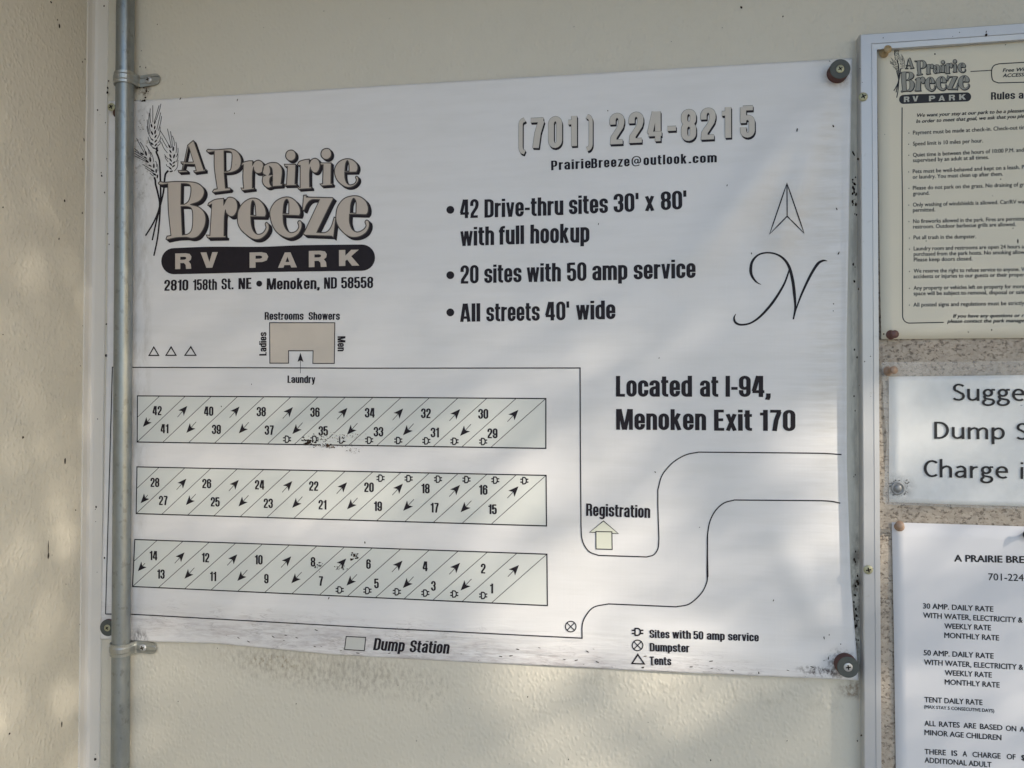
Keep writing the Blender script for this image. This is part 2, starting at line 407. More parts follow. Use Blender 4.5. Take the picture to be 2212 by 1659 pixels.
def offset_path(pts, closed, w, sx=1.0, sz=1.0):
    """left and right rails of a pen stroke; pen is sx*w by sz*w; w may be a list"""
    n = len(pts); q = [(x/sx, z/sz) for x, z in pts]; Lr, Rr = [], []
    for i in range(n):
        if closed: a, b, c = q[i-1], q[i], q[(i+1) % n]
        else: a, b, c = q[max(i-1, 0)], q[i], q[min(i+1, n-1)]
        d1 = (b[0]-a[0], b[1]-a[1]); d2 = (c[0]-b[0], c[1]-b[1])
        l1, l2 = math.hypot(*d1), math.hypot(*d2)
        if l1 < 1e-12: d1, l1 = d2, l2
        if l2 < 1e-12: d2, l2 = d1, l1
        if l1 < 1e-12: continue
        n1 = (-d1[1]/l1, d1[0]/l1); n2 = (-d2[1]/l2, d2[0]/l2)
        mx, mz = n1[0]+n2[0], n1[1]+n2[1]; ml = math.hypot(mx, mz)
        if ml < 0.2: mx, mz, k = n1[0], n1[1], 1.0
        else:
            mx, mz = mx/ml, mz/ml; k = min(1.45, 1.0 / max(0.3, mx*n1[0]+mz*n1[1]))
        ww = (w[i] if isinstance(w, (list, tuple)) else w) * 0.5 * k
        Lr.append(((b[0]+mx*ww)*sx, (b[1]+mz*ww)*sz)); Rr.append(((b[0]-mx*ww)*sx, (b[1]-mz*ww)*sz))
    return Lr, Rr
def ribbon(mb, pts, closed, w, surf, off, step=0.010):
    q, ws = [], []; n = len(pts)
    for i in range(n if closed else n-1):
        a, b = pts[i], pts[(i+1) % n]; k = max(1, int(math.hypot(b[0]-a[0], b[1]-a[1])/step))
        for j in range(k):
            q.append((a[0]+(b[0]-a[0])*j/k, a[1]+(b[1]-a[1])*j/k))
            if isinstance(w, list): ws.append(w[i]+(w[(i+1) % n]-w[i])*j/k)
    if not closed:
        q.append(pts[-1])
        if isinstance(w, list): ws.append(w[-1])
    Lr, Rr = offset_path(q, closed, ws if isinstance(w, list) else w)
    m = len(Lr); vs = [surf.lay(x, z, off) for x, z in Lr] + [surf.lay(x, z, off) for x, z in Rr]
    mb.add(vs, [(i, m+i, m+(i+1) % m, (i+1) % m) for i in range(m if closed else m-1)])
def curve(pts, closed=True, sub=6):
    """pts: (x, y) smooth or (x, y, 1) corner"""
    n = len(pts); out = []
    for i in range(n if closed else n-1):
        p1, p2 = pts[i], pts[(i+1) % n]
        p0 = pts[i-1] if (closed or i > 0) else p1; p3 = pts[(i+2) % n] if (closed or i+2 < n) else p2
        t1 = (0, 0) if len(p1) > 2 else ((p2[0]-p0[0])/2, (p2[1]-p0[1])/2)
        t2 = (0, 0) if len(p2) > 2 else ((p3[0]-p1[0])/2, (p3[1]-p1[1])/2)
        if len(p1) > 2 and len(p2) > 2: out.append((p1[0], p1[1])); continue
        dl = math.hypot(p2[0]-p1[0], p2[1]-p1[1])
        if len(p1) > 2: t1 = ((p2[0]-p1[0])*1.0 - t2[0]*0.0, (p2[1]-p1[1])*1.0)
        if len(p2) > 2: t2 = ((p2[0]-p1[0])*1.0, (p2[1]-p1[1])*1.0)
        l1, l2 = math.hypot(*t1), math.hypot(*t2)
        if l1 > dl*1.1: t1 = (t1[0]*dl*1.1/l1, t1[1]*dl*1.1/l1)
        if l2 > dl*1.1: t2 = (t2[0]*dl*1.1/l2, t2[1]*dl*1.1/l2)
        for j in range(sub):
            t = j/sub; a = 2*t**3-3*t*t+1; b = t**3-2*t*t+t; c = -2*t**3+3*t*t; d = t**3-t*t
            out.append((a*p1[0]+b*t1[0]+c*p2[0]+d*t2[0], a*p1[1]+b*t1[1]+c*p2[1]+d*t2[1]))
    if not closed: out.append((pts[-1][0], pts[-1][1]))
    return out

# ------------------------------------------------------------------ condensed bold lettering, pen strokes on a cap height of 1
GL = {
 '0': (.52, 'M.1,.24 L.1,.76 v.26,.935 h.42,.76 L.42,.24 v.26,.065 h.1,.24 Z'),
 '1': (.36, 'M.25,0 L.25,1 M.02,.80 L.2,.80'),
 '2': (.52, 'M.1,.64 L.1,.77 v.26,.935 h.42,.77 L.42,.68 L.38,.54 L.14,.22 L.12,.065 L.47,.065'),
 '3': (.52, 'M.1,.68 L.1,.77 v.26,.935 h.42,.77 L.42,.66 v.24,.525 M.24,.525 h.42,.39 L.42,.23 v.26,.065 h.1,.23 L.1,.33'),
 '4': (.56, 'M.39,0 L.39,1 M.27,1 L.08,.28 M.02,.25 L.54,.25'),
 '5': (.52, 'M.09,.935 L.46,.935 M.1,.97 L.1,.46 M.1,.52 v.27,.63 h.42,.48 L.42,.22 v.26,.065 h.1,.22 L.1,.33'),
 '6': (.52, 'M.42,.68 L.42,.78 v.26,.935 h.1,.78 L.1,.22 v.26,.065 h.42,.22 L.42,.45 v.28,.6 h.1,.48'),
 '7': (.50, 'M.03,.935 L.48,.935 M.41,.90 L.28,.5 L.21,0'),
 '8': (.52, 'M.1,.68 L.1,.78 v.26,.935 h.42,.78 L.42,.68 v.26,.53 h.1,.68 Z M.1,.23 L.1,.38 v.26,.53 h.42,.38 L.42,.23 v.26,.065 h.1,.23 Z'),
 '9': (.52, 'M.1,.32 L.1,.22 v.26,.065 h.42,.22 L.42,.78 v.26,.935 h.1,.78 L.1,.55 v.24,.4 h.42,.52'),
 'A': (.56, '~.9 M.09,0 L.24,1 M.47,0 L.32,1 M.15,.23 L.41,.23'),
 'B': (.53, 'M.1,0 L.1,1 M.1,.935 L.26,.935 h.41,.82 L.41,.65 v.28,.52 L.1,.52 M.28,.52 h.43,.4 L.43,.2 v.28,.065 L.1,.065'),
 'D': (.53, 'M.1,.065 L.1,.935 L.26,.935 h.43,.8 L.43,.2 v.26,.065 L.1,.065 Z'),
 'E': (.44, 'M.1,0 L.1,1 M.1,.935 L.42,.935 M.1,.52 L.39,.52 M.1,.065 L.43,.065'),
 'I': (.20, 'M.1,0 L.1,1'), 'L': (.43, 'M.1,0 L.1,1 M.1,.065 L.42,.065'),
 'M': (.78, '~.92 M.1,0 L.1,1 M.68,0 L.68,1 M.17,1 L.37,0 M.61,1 L.41,0'),
 'N': (.55, '~.92 M.1,0 L.1,1 M.45,0 L.45,1 M.14,1 L.41,0'),
 'P': (.52, 'M.1,0 L.1,1 M.1,.935 L.28,.935 h.42,.8 L.42,.58 v.28,.43 L.1,.43'),
 'R': (.54, 'M.1,0 L.1,1 M.1,.935 L.28,.935 h.42,.82 L.42,.63 v.28,.49 L.1,.49 M.3,.49 h.42,.36 L.44,0'),
 'S': (.53, 'M.43,.66 L.43,.78 v.265,.935 h.1,.78 L.1,.70 v.265,.51 h.43,.32 L.43,.22 v.265,.065 h.1,.22 L.1,.34'),
 'T': (.48, 'M.24,0 L.24,1 M0,.935 L.48,.935'),
 'a': (.48, 'M.1,.54 L.1,.6 v.24,.725 h.38,.6 L.38,0 M.38,.46 L.27,.43 h.1,.3 L.1,.19 v.22,.065 h.38,.2'),
 'c': (.47, 'M.38,.48 L.38,.57 v.24,.725 h.1,.56 L.1,.23 v.24,.065 h.38,.22 L.38,.32'),
 'd': (.49, 'M.39,0 L.39,1 M.39,.57 v.25,.725 h.1,.57 L.1,.22 v.25,.065 h.39,.22'),
 'e': (.48, 'M.1,.385 L.38,.385 L.38,.56 v.24,.725 h.1,.56 L.1,.23 v.24,.065 h.38,.22 L.38,.28'),
 'f': (.32, 'M.14,0 L.14,.8 v.26,.935 L.34,.935 M0,.725 L.32,.725'),
 'g': (.49, 'M.39,.79 L.39,-.03 v.24,-.165 h.1,-.06 M.39,.57 v.25,.725 h.1,.57 L.1,.26 v.25,.10 h.39,.26'),
 'h': (.49, 'M.1,0 L.1,1 M.1,.57 v.26,.725 h.39,.59 L.39,0'),
 'i': (.20, 'M.1,0 L.1,.79 M.1,.87 L.1,1'), 'l': (.20, 'M.1,0 L.1,1'),
 'k': (.50, '~.95 M.1,0 L.1,1 M.38,.79 L.18,.4 M.22,.5 L.40,0'),
 'm': (.76, 'M.1,0 L.1,.79 M.1,.57 v.25,.725 h.38,.59 L.38,0 M.38,.57 v.53,.725 h.66,.59 L.66,0'),
 'n': (.49, 'M.1,0 L.1,.79 M.1,.57 v.26,.725 h.39,.59 L.39,0'),
 'o': (.48, 'M.1,.24 L.1,.55 v.24,.725 h.38,.55 L.38,.24 v.24,.065 h.1,.24 Z'),
 'p': (.49, 'M.1,-.2 L.1,.79 M.1,.57 v.24,.725 h.39,.57 L.39,.22 v.24,.065 h.1,.22'),
 'r': (.34, 'M.1,0 L.1,.79 M.1,.52 v.24,.70 L.35,.70'),
 's': (.47, 'M.38,.52 L.38,.6 v.24,.725 h.1,.6 L.1,.54 v.24,.395 h.38,.25 L.38,.19 v.24,.065 h.1,.19 L.1,.27'),
 't': (.33, 'M.14,.97 L.14,.18 v.26,.065 L.33,.065 M0,.725 L.33,.725'),
 'u': (.49, 'M.1,.79 L.1,.22 v.24,.065 h.39,.22 M.39,0 L.39,.79'),
 'v': (.46, '~.85 M.08,.79 L.21,.0 M.38,.79 L.25,.0'),
 'w': (.68, '~.78 M.07,.79 L.19,0 M.31,.79 L.21,0 M.36,.79 L.47,0 M.61,.79 L.49,0'),
 'x': (.46, '~.88 M.08,.79 L.38,0 M.38,.79 L.08,0'),
 'y': (.46, '~.85 M.08,.79 L.22,.05 M.38,.79 L.24,0 L.18,-.14 L.04,-.15'),
 'z': (.42, 'M.04,.725 L.36,.725 L.09,.065 L.40,.065'),
 '.': (.20, 'M.1,0 L.1,.17'), ',': (.20, 'M.1,.17 L.1,.01 L.05,-.13'), "'": (.17, '~.8 M.08,1 L.08,.66'),
 '-': (.28, 'M0,.40 L.28,.40'), '(': (.30, '~.8 M.27,1.07 L.22,1.04 h.09,.88 L.09,.1 v.22,-.08 L.27,-.1'),
 ')': (.30, '~.8 M.03,1.07 L.08,1.04 h.21,.88 L.21,.1 v.08,-.08 L.03,-.1'),
 '@': (.86, '~.62 M.70,.10 L.55,.02 L.35,.0 h.06,.4 L.06,.55 v.42,.98 h.80,.6 L.80,.5 v.64,.28 h.58,.42 L.58,.68 M.58,.5 v.42,.28 h.28,.45 v.46,.68 h.58,.55'),
 ' ': (.26, ''),
}
# humanist regular lettering (for the laminated notice)
GC = {
 'S': (.56, 'M.50,.84 L.42,.91 L.30,.945 h.09,.75 v.20,.58 L.40,.44 h.50,.26 v.28,.055 L.15,.08 L.06,.15'),
 'u': (.62, 'M.10,.70 L.10,.24 v.28,.05 L.40,.09 L.52,.22 M.52,0 L.52,.70'),
 'g': (.58, 'M.42,.64 L.58,.645 M.10,.47 v.27,.65 h.44,.47 v.27,.29 h.10,.47 Z M.16,.33 L.11,.24 L.15,.14 L.40,.09 h.52,-.05 v.28,-.24 h.06,-.10 L.08,-.01 L.17,.07'),
 'e': (.60, 'M.10,.38 L.52,.38 L.51,.48 v.31,.66 h.09,.36 v.34,.05 L.44,.06 L.52,.11'),
 's': (.46, 'M.40,.61 L.26,.66 h.08,.50 L.14,.41 L.36,.28 h.42,.17 v.24,.05 L.06,.11'),
 't': (.40, 'M.15,.88 L.15,.2 v.28,.05 L.38,.07 M.02,.65 L.38,.65'),
 'd': (.62, 'M.52,0 L.52,1.06 M.52,.52 L.42,.62 L.32,.66 h.09,.34 v.28,.05 L.40,.10 L.52,.22'),
 'D': (.72, 'M.12,.05 L.12,.95 L.28,.95 h.64,.52 v.28,.05 L.12,.05 Z'),
 'm': (.95, 'M.10,0 L.10,.70 M.10,.48 L.20,.60 L.32,.65 h.475,.48 L.475,0 M.475,.48 L.58,.60 L.69,.65 h.85,.48 L.85,0'),
 'p': (.64, 'M.10,-.28 L.10,.70 M.10,.48 L.20,.60 L.33,.65 h.54,.36 v.32,.05 L.22,.08 L.10,.18'),
 'C': (.62, 'M.60,.82 L.52,.90 L.40,.94 h.09,.5 v.38,.055 L.50,.08 L.60,.16'),
 'h': (.62, 'M.10,0 L.10,1.06 M.10,.47 L.22,.60 L.34,.65 h.52,.47 L.52,0'),
 'a': (.58, 'M.10,.58 L.28,.655 h.47,.46 L.47,0 M.47,.38 L.27,.36 h.08,.19 v.24,.05 L.38,.10 L.47,.20'),
 'r': (.42, 'M.10,0 L.10,.70 M.10,.45 L.20,.60 L.38,.645'),
 'i': (.24, 'M.12,0 L.12,.70 M.12,.86 L.12,.97'),
 'n': (.62, 'M.10,0 L.10,.70 M.10,.47 L.22,.60 L.34,.65 h.52,.47 L.52,0'),
 'o': (.62, 'M.09,.35 v.31,.65 h.53,.35 v.31,.05 h.09,.35 Z'),
 ' ': (.30, ''),
}
def parse(src):
    pen = 1.0; strokes = []; cur = None
    for tk in src.replace('Z', ' Z').split():
        c = tk[0]
        if c == '~': pen = float(tk[1:]); continue
        if c == 'Z': strokes[-1][1] = True; strokes[-1][0].pop(); continue
        x, y = (float(k) for k in tk[1:].split(','))
        if c == 'M': strokes.append([[(x, y)], False])
        elif c == 'L': strokes[-1][0].append((x, y))
        else:
            x0, y0 = strokes[-1][0][-1]
            for k in range(1, 6):
                a = k / 5 * math.pi / 2
                if c == 'v': strokes[-1][0].append((x0 + (x-x0)*(1-math.cos(a)), y0 + (y-y0)*math.sin(a)))
                else: strokes[-1][0].append((x0 + (x-x0)*math.sin(a), y0 + (y-y0)*(1-math.cos(a))))
    return pen, strokes
def layout(s, font, gap):
    x = 0; out = []
    for ch in s:
        w, src = font[ch]; out.append((x, w, ch)); x += w + gap
    return out, x - gap
def frame2d(a, b, cap, d):
    """a, b: photo points at both ends of the baseline; cap: cap height there in photo px"""
    o = XZ(*a, d); e = XZ(*b, d); t = XZ(a[0], a[1]-cap, d)
    ch = math.hypot(t[0]-o[0], t[1]-o[1]); L = math.hypot(e[0]-o[0], e[1]-o[1])
    ux = ((e[0]-o[0])/L, (e[1]-o[1])/L); return o, ux, L, ch
def pen_text(mb, s, zt, x0, y0, x1, y1, cap, surf=BAN, d=0.0, font=GL, gap=.055, pen=(.195, .135), off=0.00030, lean=0.0, grow=0.0, shift=(0, 0), rot=0):
    sc = ZO[zt][2] * 1.82278
    if rot == 0: o, ux, L, ch = frame2d(px(zt, x0, y0), px(zt, x1, y1), cap/sc, d)
    else:
        a, b = px(zt, x0, y0), px(zt, x1, y1); o = XZ(*a, d); e = XZ(*b, d); L = math.hypot(e[0]-o[0], e[1]-o[1])
        ux = ((e[0]-o[0])/L, (e[1]-o[1])/L); q = XZ(a[0]-rot*cap/sc, a[1], d); ch = math.hypot(q[0]-o[0], q[1]-o[1])
    uy = (-ux[1], ux[0]); items, W = layout(s, font, gap); kx = L / W
    for k, (gx, w, chh) in enumerate(items):
        p, st = parse(font[chh][1])
        for j, (pts, closed) in enumerate(st):
            pw, ph = pen[0]*p, pen[1]*(p if p < .7 else 1)
            Lr, Rr = offset_path(pts, closed, 1.0, pw + grow, ph + grow)
            m = len(Lr); oo = off + 0.000012*(j + 4*(k % 2))
            def wp(q):
                u = (gx + q[0] + shift[0]) * kx; v = (q[1] + shift[1]) * ch
                u += lean * q[1] * ch
                return surf.lay(o[0] + ux[0]*u + uy[0]*v, o[1] + ux[1]*u + uy[1]*v, oo)
            mb.add([wp(q) for q in Lr] + [wp(q) for q in Rr], [(i, m+i, m+(i+1) % m, (i+1) % m) for i in range(m if closed else m-1)])

_fc = {}
def fmesh(body, bold, shear):
    key = (body, bold, shear)
    if key in _fc: return _fc[key]
    c = bpy.data.curves.new('lettering', 'FONT'); c.body = body; c.size = 1.0; c.offset = bold; c.shear = shear; c.resolution_u = 3
    o = bpy.data.objects.new('lettering', c); COL.objects.link(o)
    bpy.context.view_layer.update()
    dg = bpy.context.evaluated_depsgraph_get(); me = bpy.data.meshes.new_from_object(o.evaluated_get(dg))
    vs = [tuple(v.co[:2]) for v in me.vertices]; fs = [tuple(p.vertices) for p in me.polygons]
    bpy.data.objects.remove(o); bpy.data.curves.remove(c); bpy.data.meshes.remove(me)
    _fc[key] = (vs, fs); return vs, fs
CAPH = max(v[1] for v in fmesh('H', 0, 0)[0])
def font_text(mb, s, zt, x0, y0, x1, y1, cap, surf, d, bold=0.0, shear=0.0, prefix=None, off=0.0002):
    """x1 is where the prefix (default: the whole text) ends"""
    sc = ZO[zt][2] * 1.82278
    o, ux, L, ch = frame2d(px(zt, x0, y0), px(zt, x1, y1), cap/sc, d); uy = (-ux[1], ux[0])
    vs, fs = fmesh(s, 0, shear); pv = fmesh(prefix, 0, shear)[0] if prefix else vs
    x_min = min(v[0] for v in vs); W = max(v[0] for v in pv) - min(v[0] for v in pv)
    kx, ky = L/W, ch/CAPH
    for j, (sx, sy) in enumerate(((0, 0),) if bold < .002 else ((-bold, 0), (bold, 0), (0, bold*.7), (0, -bold*.5))):
        mb.add([surf.lay(o[0]+ux[0]*(v[0]-x_min+sx)*kx+uy[0]*(v[1]+sy)*ky, o[1]+ux[1]*(v[0]-x_min+sx)*kx+uy[1]*(v[1]+sy)*ky, off+.00001*j) for v in vs], fs)

# ------------------------------------------------------------------ the setting
XC = XZ(195, 830)[0]                                  # the inside corner
ZTOP, ZBOT = 0.57, -1.35
wall = MB().add([(XC-0.02, 0, ZBOT), (1.5, 0, ZBOT), (1.5, 0, ZTOP), (XC-0.02, 0, ZTOP)], [(0, 1, 2, 3)])
wall = wall.build('wall', M_wall, kind='structure', label='cream pebbled fibreglass wall behind the banner')
side = MB().add([(XC, -1.0, ZBOT), (XC, 0.01, ZBOT), (XC, 0.01, ZTOP), (XC, -1.0, ZTOP)], [(0, 1, 2, 3)])
side.add([(XC-.05, -1.0, ZBOT), (XC, -1.0, ZBOT), (XC, -1.0, ZTOP), (XC-.05, -1.0, ZTOP)], [(0, 1, 2, 3)])
side = side.build('side_wall', M_side, kind='structure', label='cream pebbled side wall left of the corner trim')
MB().add([(-40, -40, ZBOT), (40, -40, ZBOT), (40, 40, ZBOT), (-40, 40, ZBOT)], [(0, 1, 2, 3)]).build('ground', M_ground, kind='structure')
box(MB(), (XC-.1, -0.36, ZTOP), (3.0, 0.02, ZTOP+.03)).build('shade_overhang', M_wood, kind='structure')  # overhang added out of view, depth and height set to shade the wall top

# inside-corner trim: flange on each wall with a hollow between
xt = XZ(226, 830)[0]; W = xt - XC
prof = [(0.0, -0.012), (0.0016, -0.012), (0.0018, -0.006), (0.0030, -0.0030), (0.006, -0.0020), (W-.0006, -0.0016), (W, -0.0010), (W, 0.0)]
n = len(prof); tm = MB()
tm.add([(XC+a, b, ZBOT) for a, b in prof] + [(XC+a, b, ZTOP) for a, b in prof], [(i, i+1, n+i+1, n+i) for i in range(n-1)])
tm.build('corner_trim', M_trim, smooth=False, label='long white plastic strip covering the inside corner of the walls', cat='trim')

# ------------------------------------------------------------------ banner
ban = empty('banner', (0, 0, -0.05), 'white vinyl campground banner with site map, held by screws in its corners', 'banner')
def poly_at(pts, t):
    """pts sorted along key 0"""
    for a, b in zip(pts, pts[1:]):
        if t <= b[0]: k = (t-a[0])/(b[0]-a[0]); return a[1]+(b[1]-a[1])*k
    return pts[-1][1]
top_e = [(234, 219), (328, 215.5), (600, 199), (878, 182), (1400, 151), (1841, 125.4)]
bot_e = [(216, 1380.5), (343, 1387), (462, 1390), (713, 1414), (1000, 1430), (1400, 1450), (1855, 1470)]
lef_e = [(219, 234), (631, 232), (1070, 224), (1380.5, 216)]
rig_e = [(125.4, 1841), (357, 1836), (740, 1829), (1006, 1829.5), (1262, 1838), (1380, 1848), (1470, 1855)]
NU, NV = 380, 280
bv, bf = [], []
for j in range(NV+1):
    v = j/NV
    for i in range(NU+1):
        u = i/NU
        xt_, xb_ = 234+u*(1841-234), 216+u*(1855-216)
        yt_, yb_ = poly_at(top_e, xt_), poly_at(bot_e, xb_)
        yl, yr = 219+v*(1380.5-219), 125.4+v*(1470-125.4)
        X = xt_*(1-v)+xb_*v; Xl, Xr = poly_at(lef_e, yl), poly_at(rig_e, yr)
        X += (Xl-(234*(1-v)+216*v))*(1-u) + (Xr-(1841*(1-v)+1855*v))*u**6
        Y = yt_*(1-v)+yb_*v
        x, z = XZ(X, Y); bv.append(BAN.lay(x, z))
for j in range(NV):
    for i in range(NU):
        a = j*(NU+1)+i; bf.append((a, a+NU+1, a+NU+2, a+1))
rim = [i for i in range(NU+1)] + [j*(NU+1)+NU for j in range(1, NV+1)] + [NV*(NU+1)+i for i in range(NU-1, -1, -1)] + [j*(NU+1) for j in range(NV-1, 0, -1)]
nb = len(bv)
for k in rim: q = bv[k]; bv.append(Vector((q.x, min(q.y+0.0008, -0.0002), q.z)))
m_ = len(rim)
for k in range(m_): bf.append((rim[k], rim[(k+1) % m_], nb+(k+1) % m_, nb+k))
MB().add(bv, bf).build('sheet', M_vinyl, ban, smooth=False)
for p in ban.children[0].data.polygons[:NU*NV]: p.use_smooth = True

# --- logo
def toA(q):                                          # photo px -> zoom A
    return ((q[0]*1.82278-300)*1.70154, (q[1]*1.82278-300)*1.70154)
LET = [  # zone, outer, holes, shadow shift in zoom units
 ('G', [(475,285,1),(562,213,1),(578,240,1),(725,668,1),(748,652,1),(745,690,1),(580,712,1),(568,685,1),(608,680,1),(583,585,1),(430,580,1),(400,680,1),(468,680,1),(470,705,1),(340,712,1),(325,680,1),(385,680,1),(408,577,1),(375,572,1),(370,545,1),(422,548,1)],
  [[(492,300,1),(565,548,1),(440,552,1)]], 34),
 ('G', [(768,375),(790,350,1),(900,358),(1130,342),(1215,365),(1280,430),(1308,520),(1290,620),(1240,675),(1150,710),(1042,718,1),(1062,952,1),(1130,950,1),(1145,968,1),(1130,990,1),(870,1022,1),(860,1008,1),(885,972,1),(935,965,1),(890,640),(888,385,1),(800,398)],
  [[(1040,375,1),(1100,378),(1150,395),(1165,440),(1160,560),(1145,655),(1115,685),(1045,695,1)]], 34),
 ('G', [(1308,585,1),(1340,552),(1420,530),(1487,530,1),(1480,600,1),(1520,540),(1580,520),(1640,555),(1655,620),(1640,690),(1600,722),(1540,718),(1505,670),(1500,625,1),(1483,720),(1480,950,1),(1505,945,1),(1508,970,1),(1325,992,1),(1303,950,1),(1345,955,1),(1332,780),(1342,590,1),(1318,602,1)], [], 34),
 ('G', [(1638,690),(1652,620),(1720,570),(1800,555),(1880,570),(1935,640),(1945,720),(1925,885,1),(1950,890,1),(1940,920,1),(1800,930),(1730,950),(1670,920),(1635,850),(1643,768,1),(1690,755,1),(1650,735)],
  [[(1745,612,1),(1782,650),(1795,745,1),(1738,752,1),(1762,705),(1757,650)], [(1795,765,1),(1760,790),(1748,850),(1765,905),(1793,922,1)]], 34),
 ('H', [(475,582,1),(655,582,1),(642,885,1),(665,888,1),(660,912,1),(485,915,1),(470,892,1),(510,895,1),(525,620,1),(490,622,1)], [], 34),
 ('H', [(578,362),(628,378),(655,430),(645,490),(600,528),(550,525),(508,490),(497,440),(520,385)], [], 34),
 ('H', [(680,585,1),(710,540),(790,512),(865,503,1),(860,580,1),(895,515),(950,490),(1005,515),(1030,590),(1015,670),(975,715),(920,705),(885,655),(880,625,1),(868,720),(870,935,1),(895,933,1),(900,960,1),(700,972,1),(678,935,1),(722,942,1),(722,600,1),(695,603,1)], [], 34),
 ('H', [(1030,560,1),(1205,562,1),(1200,880,1),(1224,883,1),(1222,907,1),(1055,920,1),(1030,888,1),(1070,885,1),(1080,592,1),(1045,592,1)], [], 34),
 ('H', [(1125,337),(1180,350),(1208,410),(1195,470),(1150,505),(1095,500),(1055,465),(1045,415),(1070,360)], [], 34),
 ('H', [(1255,700),(1270,620),(1330,540),(1430,498),(1530,510),(1600,570),(1620,640),(1600,705,1),(1415,708,1),(1420,800),(1450,875),(1500,903),(1570,880),(1595,825),(1582,785),(1600,768),(1625,790),(1625,845),(1580,905),(1510,938),(1430,935),(1340,880),(1280,800)],
  [[(1460,528),(1480,580),(1482,690,1),(1418,688,1),(1425,600),(1440,545)]], 34),
 ('G', [(20,875),(45,850,1),(120,862),(300,850),(560,860),(660,895),(720,960),(732,1030),(700,1110),(640,1165),(515,1208,1),(640,1242),(720,1310),(755,1400),(750,1500),(715,1600),(640,1700),(550,1732),(452,1717,1),(300,1725),(152,1755,1),(138,1745,1),(155,1700,1),(215,1690,1),(175,1300),(165,888,1),(80,902),(35,895)],
  [[(375,885,1),(440,885),(500,900),(525,945),(520,1050),(490,1150),(430,1200),(370,1205,1)], [(372,1240,1),(460,1240),(525,1262),(550,1330),(552,1500),(532,1610),(480,1665),(392,1682,1)]], 44),
 ('G', [(788,1220,1),(800,1185,1),(900,1130),(1037,1112,1),(1032,1220,1),(1090,1110),(1150,1095),(1220,1130),(1250,1220),(1235,1320),(1190,1385),(1130,1390),(1075,1340),(1062,1290,1),(1045,1420),(1040,1695,1),(1068,1695,1),(1068,1722,1),(785,1727,1),(762,1680,1),(820,1688,1),(850,1200,1),(800,1228,1)], [], 44),
 ('G', [(1248,1440),(1262,1300),(1340,1180),(1460,1112),(1580,1130),(1665,1230),(1695,1340),(1680,1400,1),(1455,1397,1),(1465,1520),(1500,1620),(1560,1670),(1640,1650),(1690,1575),(1680,1510),(1700,1485),(1735,1520),(1735,1600),(1680,1690),(1590,1747),(1480,1740),(1340,1640),(1270,1545)],
  [[(1490,1148),(1520,1200),(1535,1378,1),(1455,1370,1),(1460,1230),(1472,1165)]], 44),
 ('H', [(250,1370),(265,1270),(340,1160),(450,1100),(560,1095),(650,1150),(710,1240),(728,1330),(710,1382,1),(455,1370,1),(465,1500),(510,1600),(580,1645),(660,1620),(700,1555),(685,1490),(705,1460),(740,1475),(748,1550),(700,1660),(600,1722),(500,1722),(370,1650),(290,1530)],
  [[(520,1128),(545,1180),(545,1352,1),(455,1345,1),(470,1200),(490,1145)]], 44),
 ('H', [(775,1065,1),(817,1060,1),(820,1092,1),(1225,1102,1),(1240,1117,1),(1195,1200),(980,1642,1),(1120,1640),(1200,1560),(1250,1405,1),(1277,1410,1),(1240,1722,1),(1210,1700,1),(800,1685,1),(768,1665,1),(795,1620,1),(1025,1133,1),(900,1137),(830,1200),(785,1302,1),(757,1290,1)], [], 44),
 ('H', [(1280,1350),(1310,1230),(1400,1120),(1520,1075),(1640,1082),(1740,1150),(1780,1250),(1775,1330),(1750,1366,1),(1490,1360,1),(1490,1480),(1530,1590),(1610,1635),(1700,1600),(1745,1540),(1730,1480),(1752,1450),(1790,1470),(1795,1550),(1740,1650),(1620,1712),(1480,1705),(1350,1600),(1285,1480)],
  [[(1560,1113),(1590,1170),(1590,1342,1),(1500,1335,1),(1510,1200),(1535,1130)]], 44),
]
RV = {'R': ([(0,0),(0,1),(.62,1),(.86,.95),(.96,.78),(.93,.58),(.80,.47),(.92,.30),(.95,.0),(.64,0),(.62,.26),(.52,.38),(.30,.38),(.30,0)], [[(.30,.78),(.30,.59),(.55,.59),(.65,.64),(.65,.74),(.55,.78)]]),
      'V': ([(0,1),(.34,1),(.51,.38),(.68,1),(1,1),(.68,0),(.34,0)], []),
      'P': ([(0,0),(0,1),(.65,1),(.90,.93),(1,.70),(.92,.46),(.68,.36),(.32,.36),(.32,0)], [[(.32,.78),(.32,.58),(.56,.58),(.67,.63),(.67,.73),(.56,.78)]]),
      'A': ([(0,0),(.36,1),(.66,1),(1,0),(.70,0),(.65,.17),(.34,.17),(.29,0)], [[(.40,.37),(.60,.37),(.50,.72)]]),
      'K': ([(0,0),(0,1),(.31,1),(.31,.64),(.60,1),(.97,1),(.60,.60),(1,0),(.64,0),(.40,.40),(.31,.31),(.31,0)], [])}
RVP = [('R',665,778,1187,1292),('V',835,950,1180,1284),('P',1163,1288,1180,1283),('A',1353,1480,1181,1283),('R',1560,1685,1170,1279),('K',1762,1898,1164,1271)]
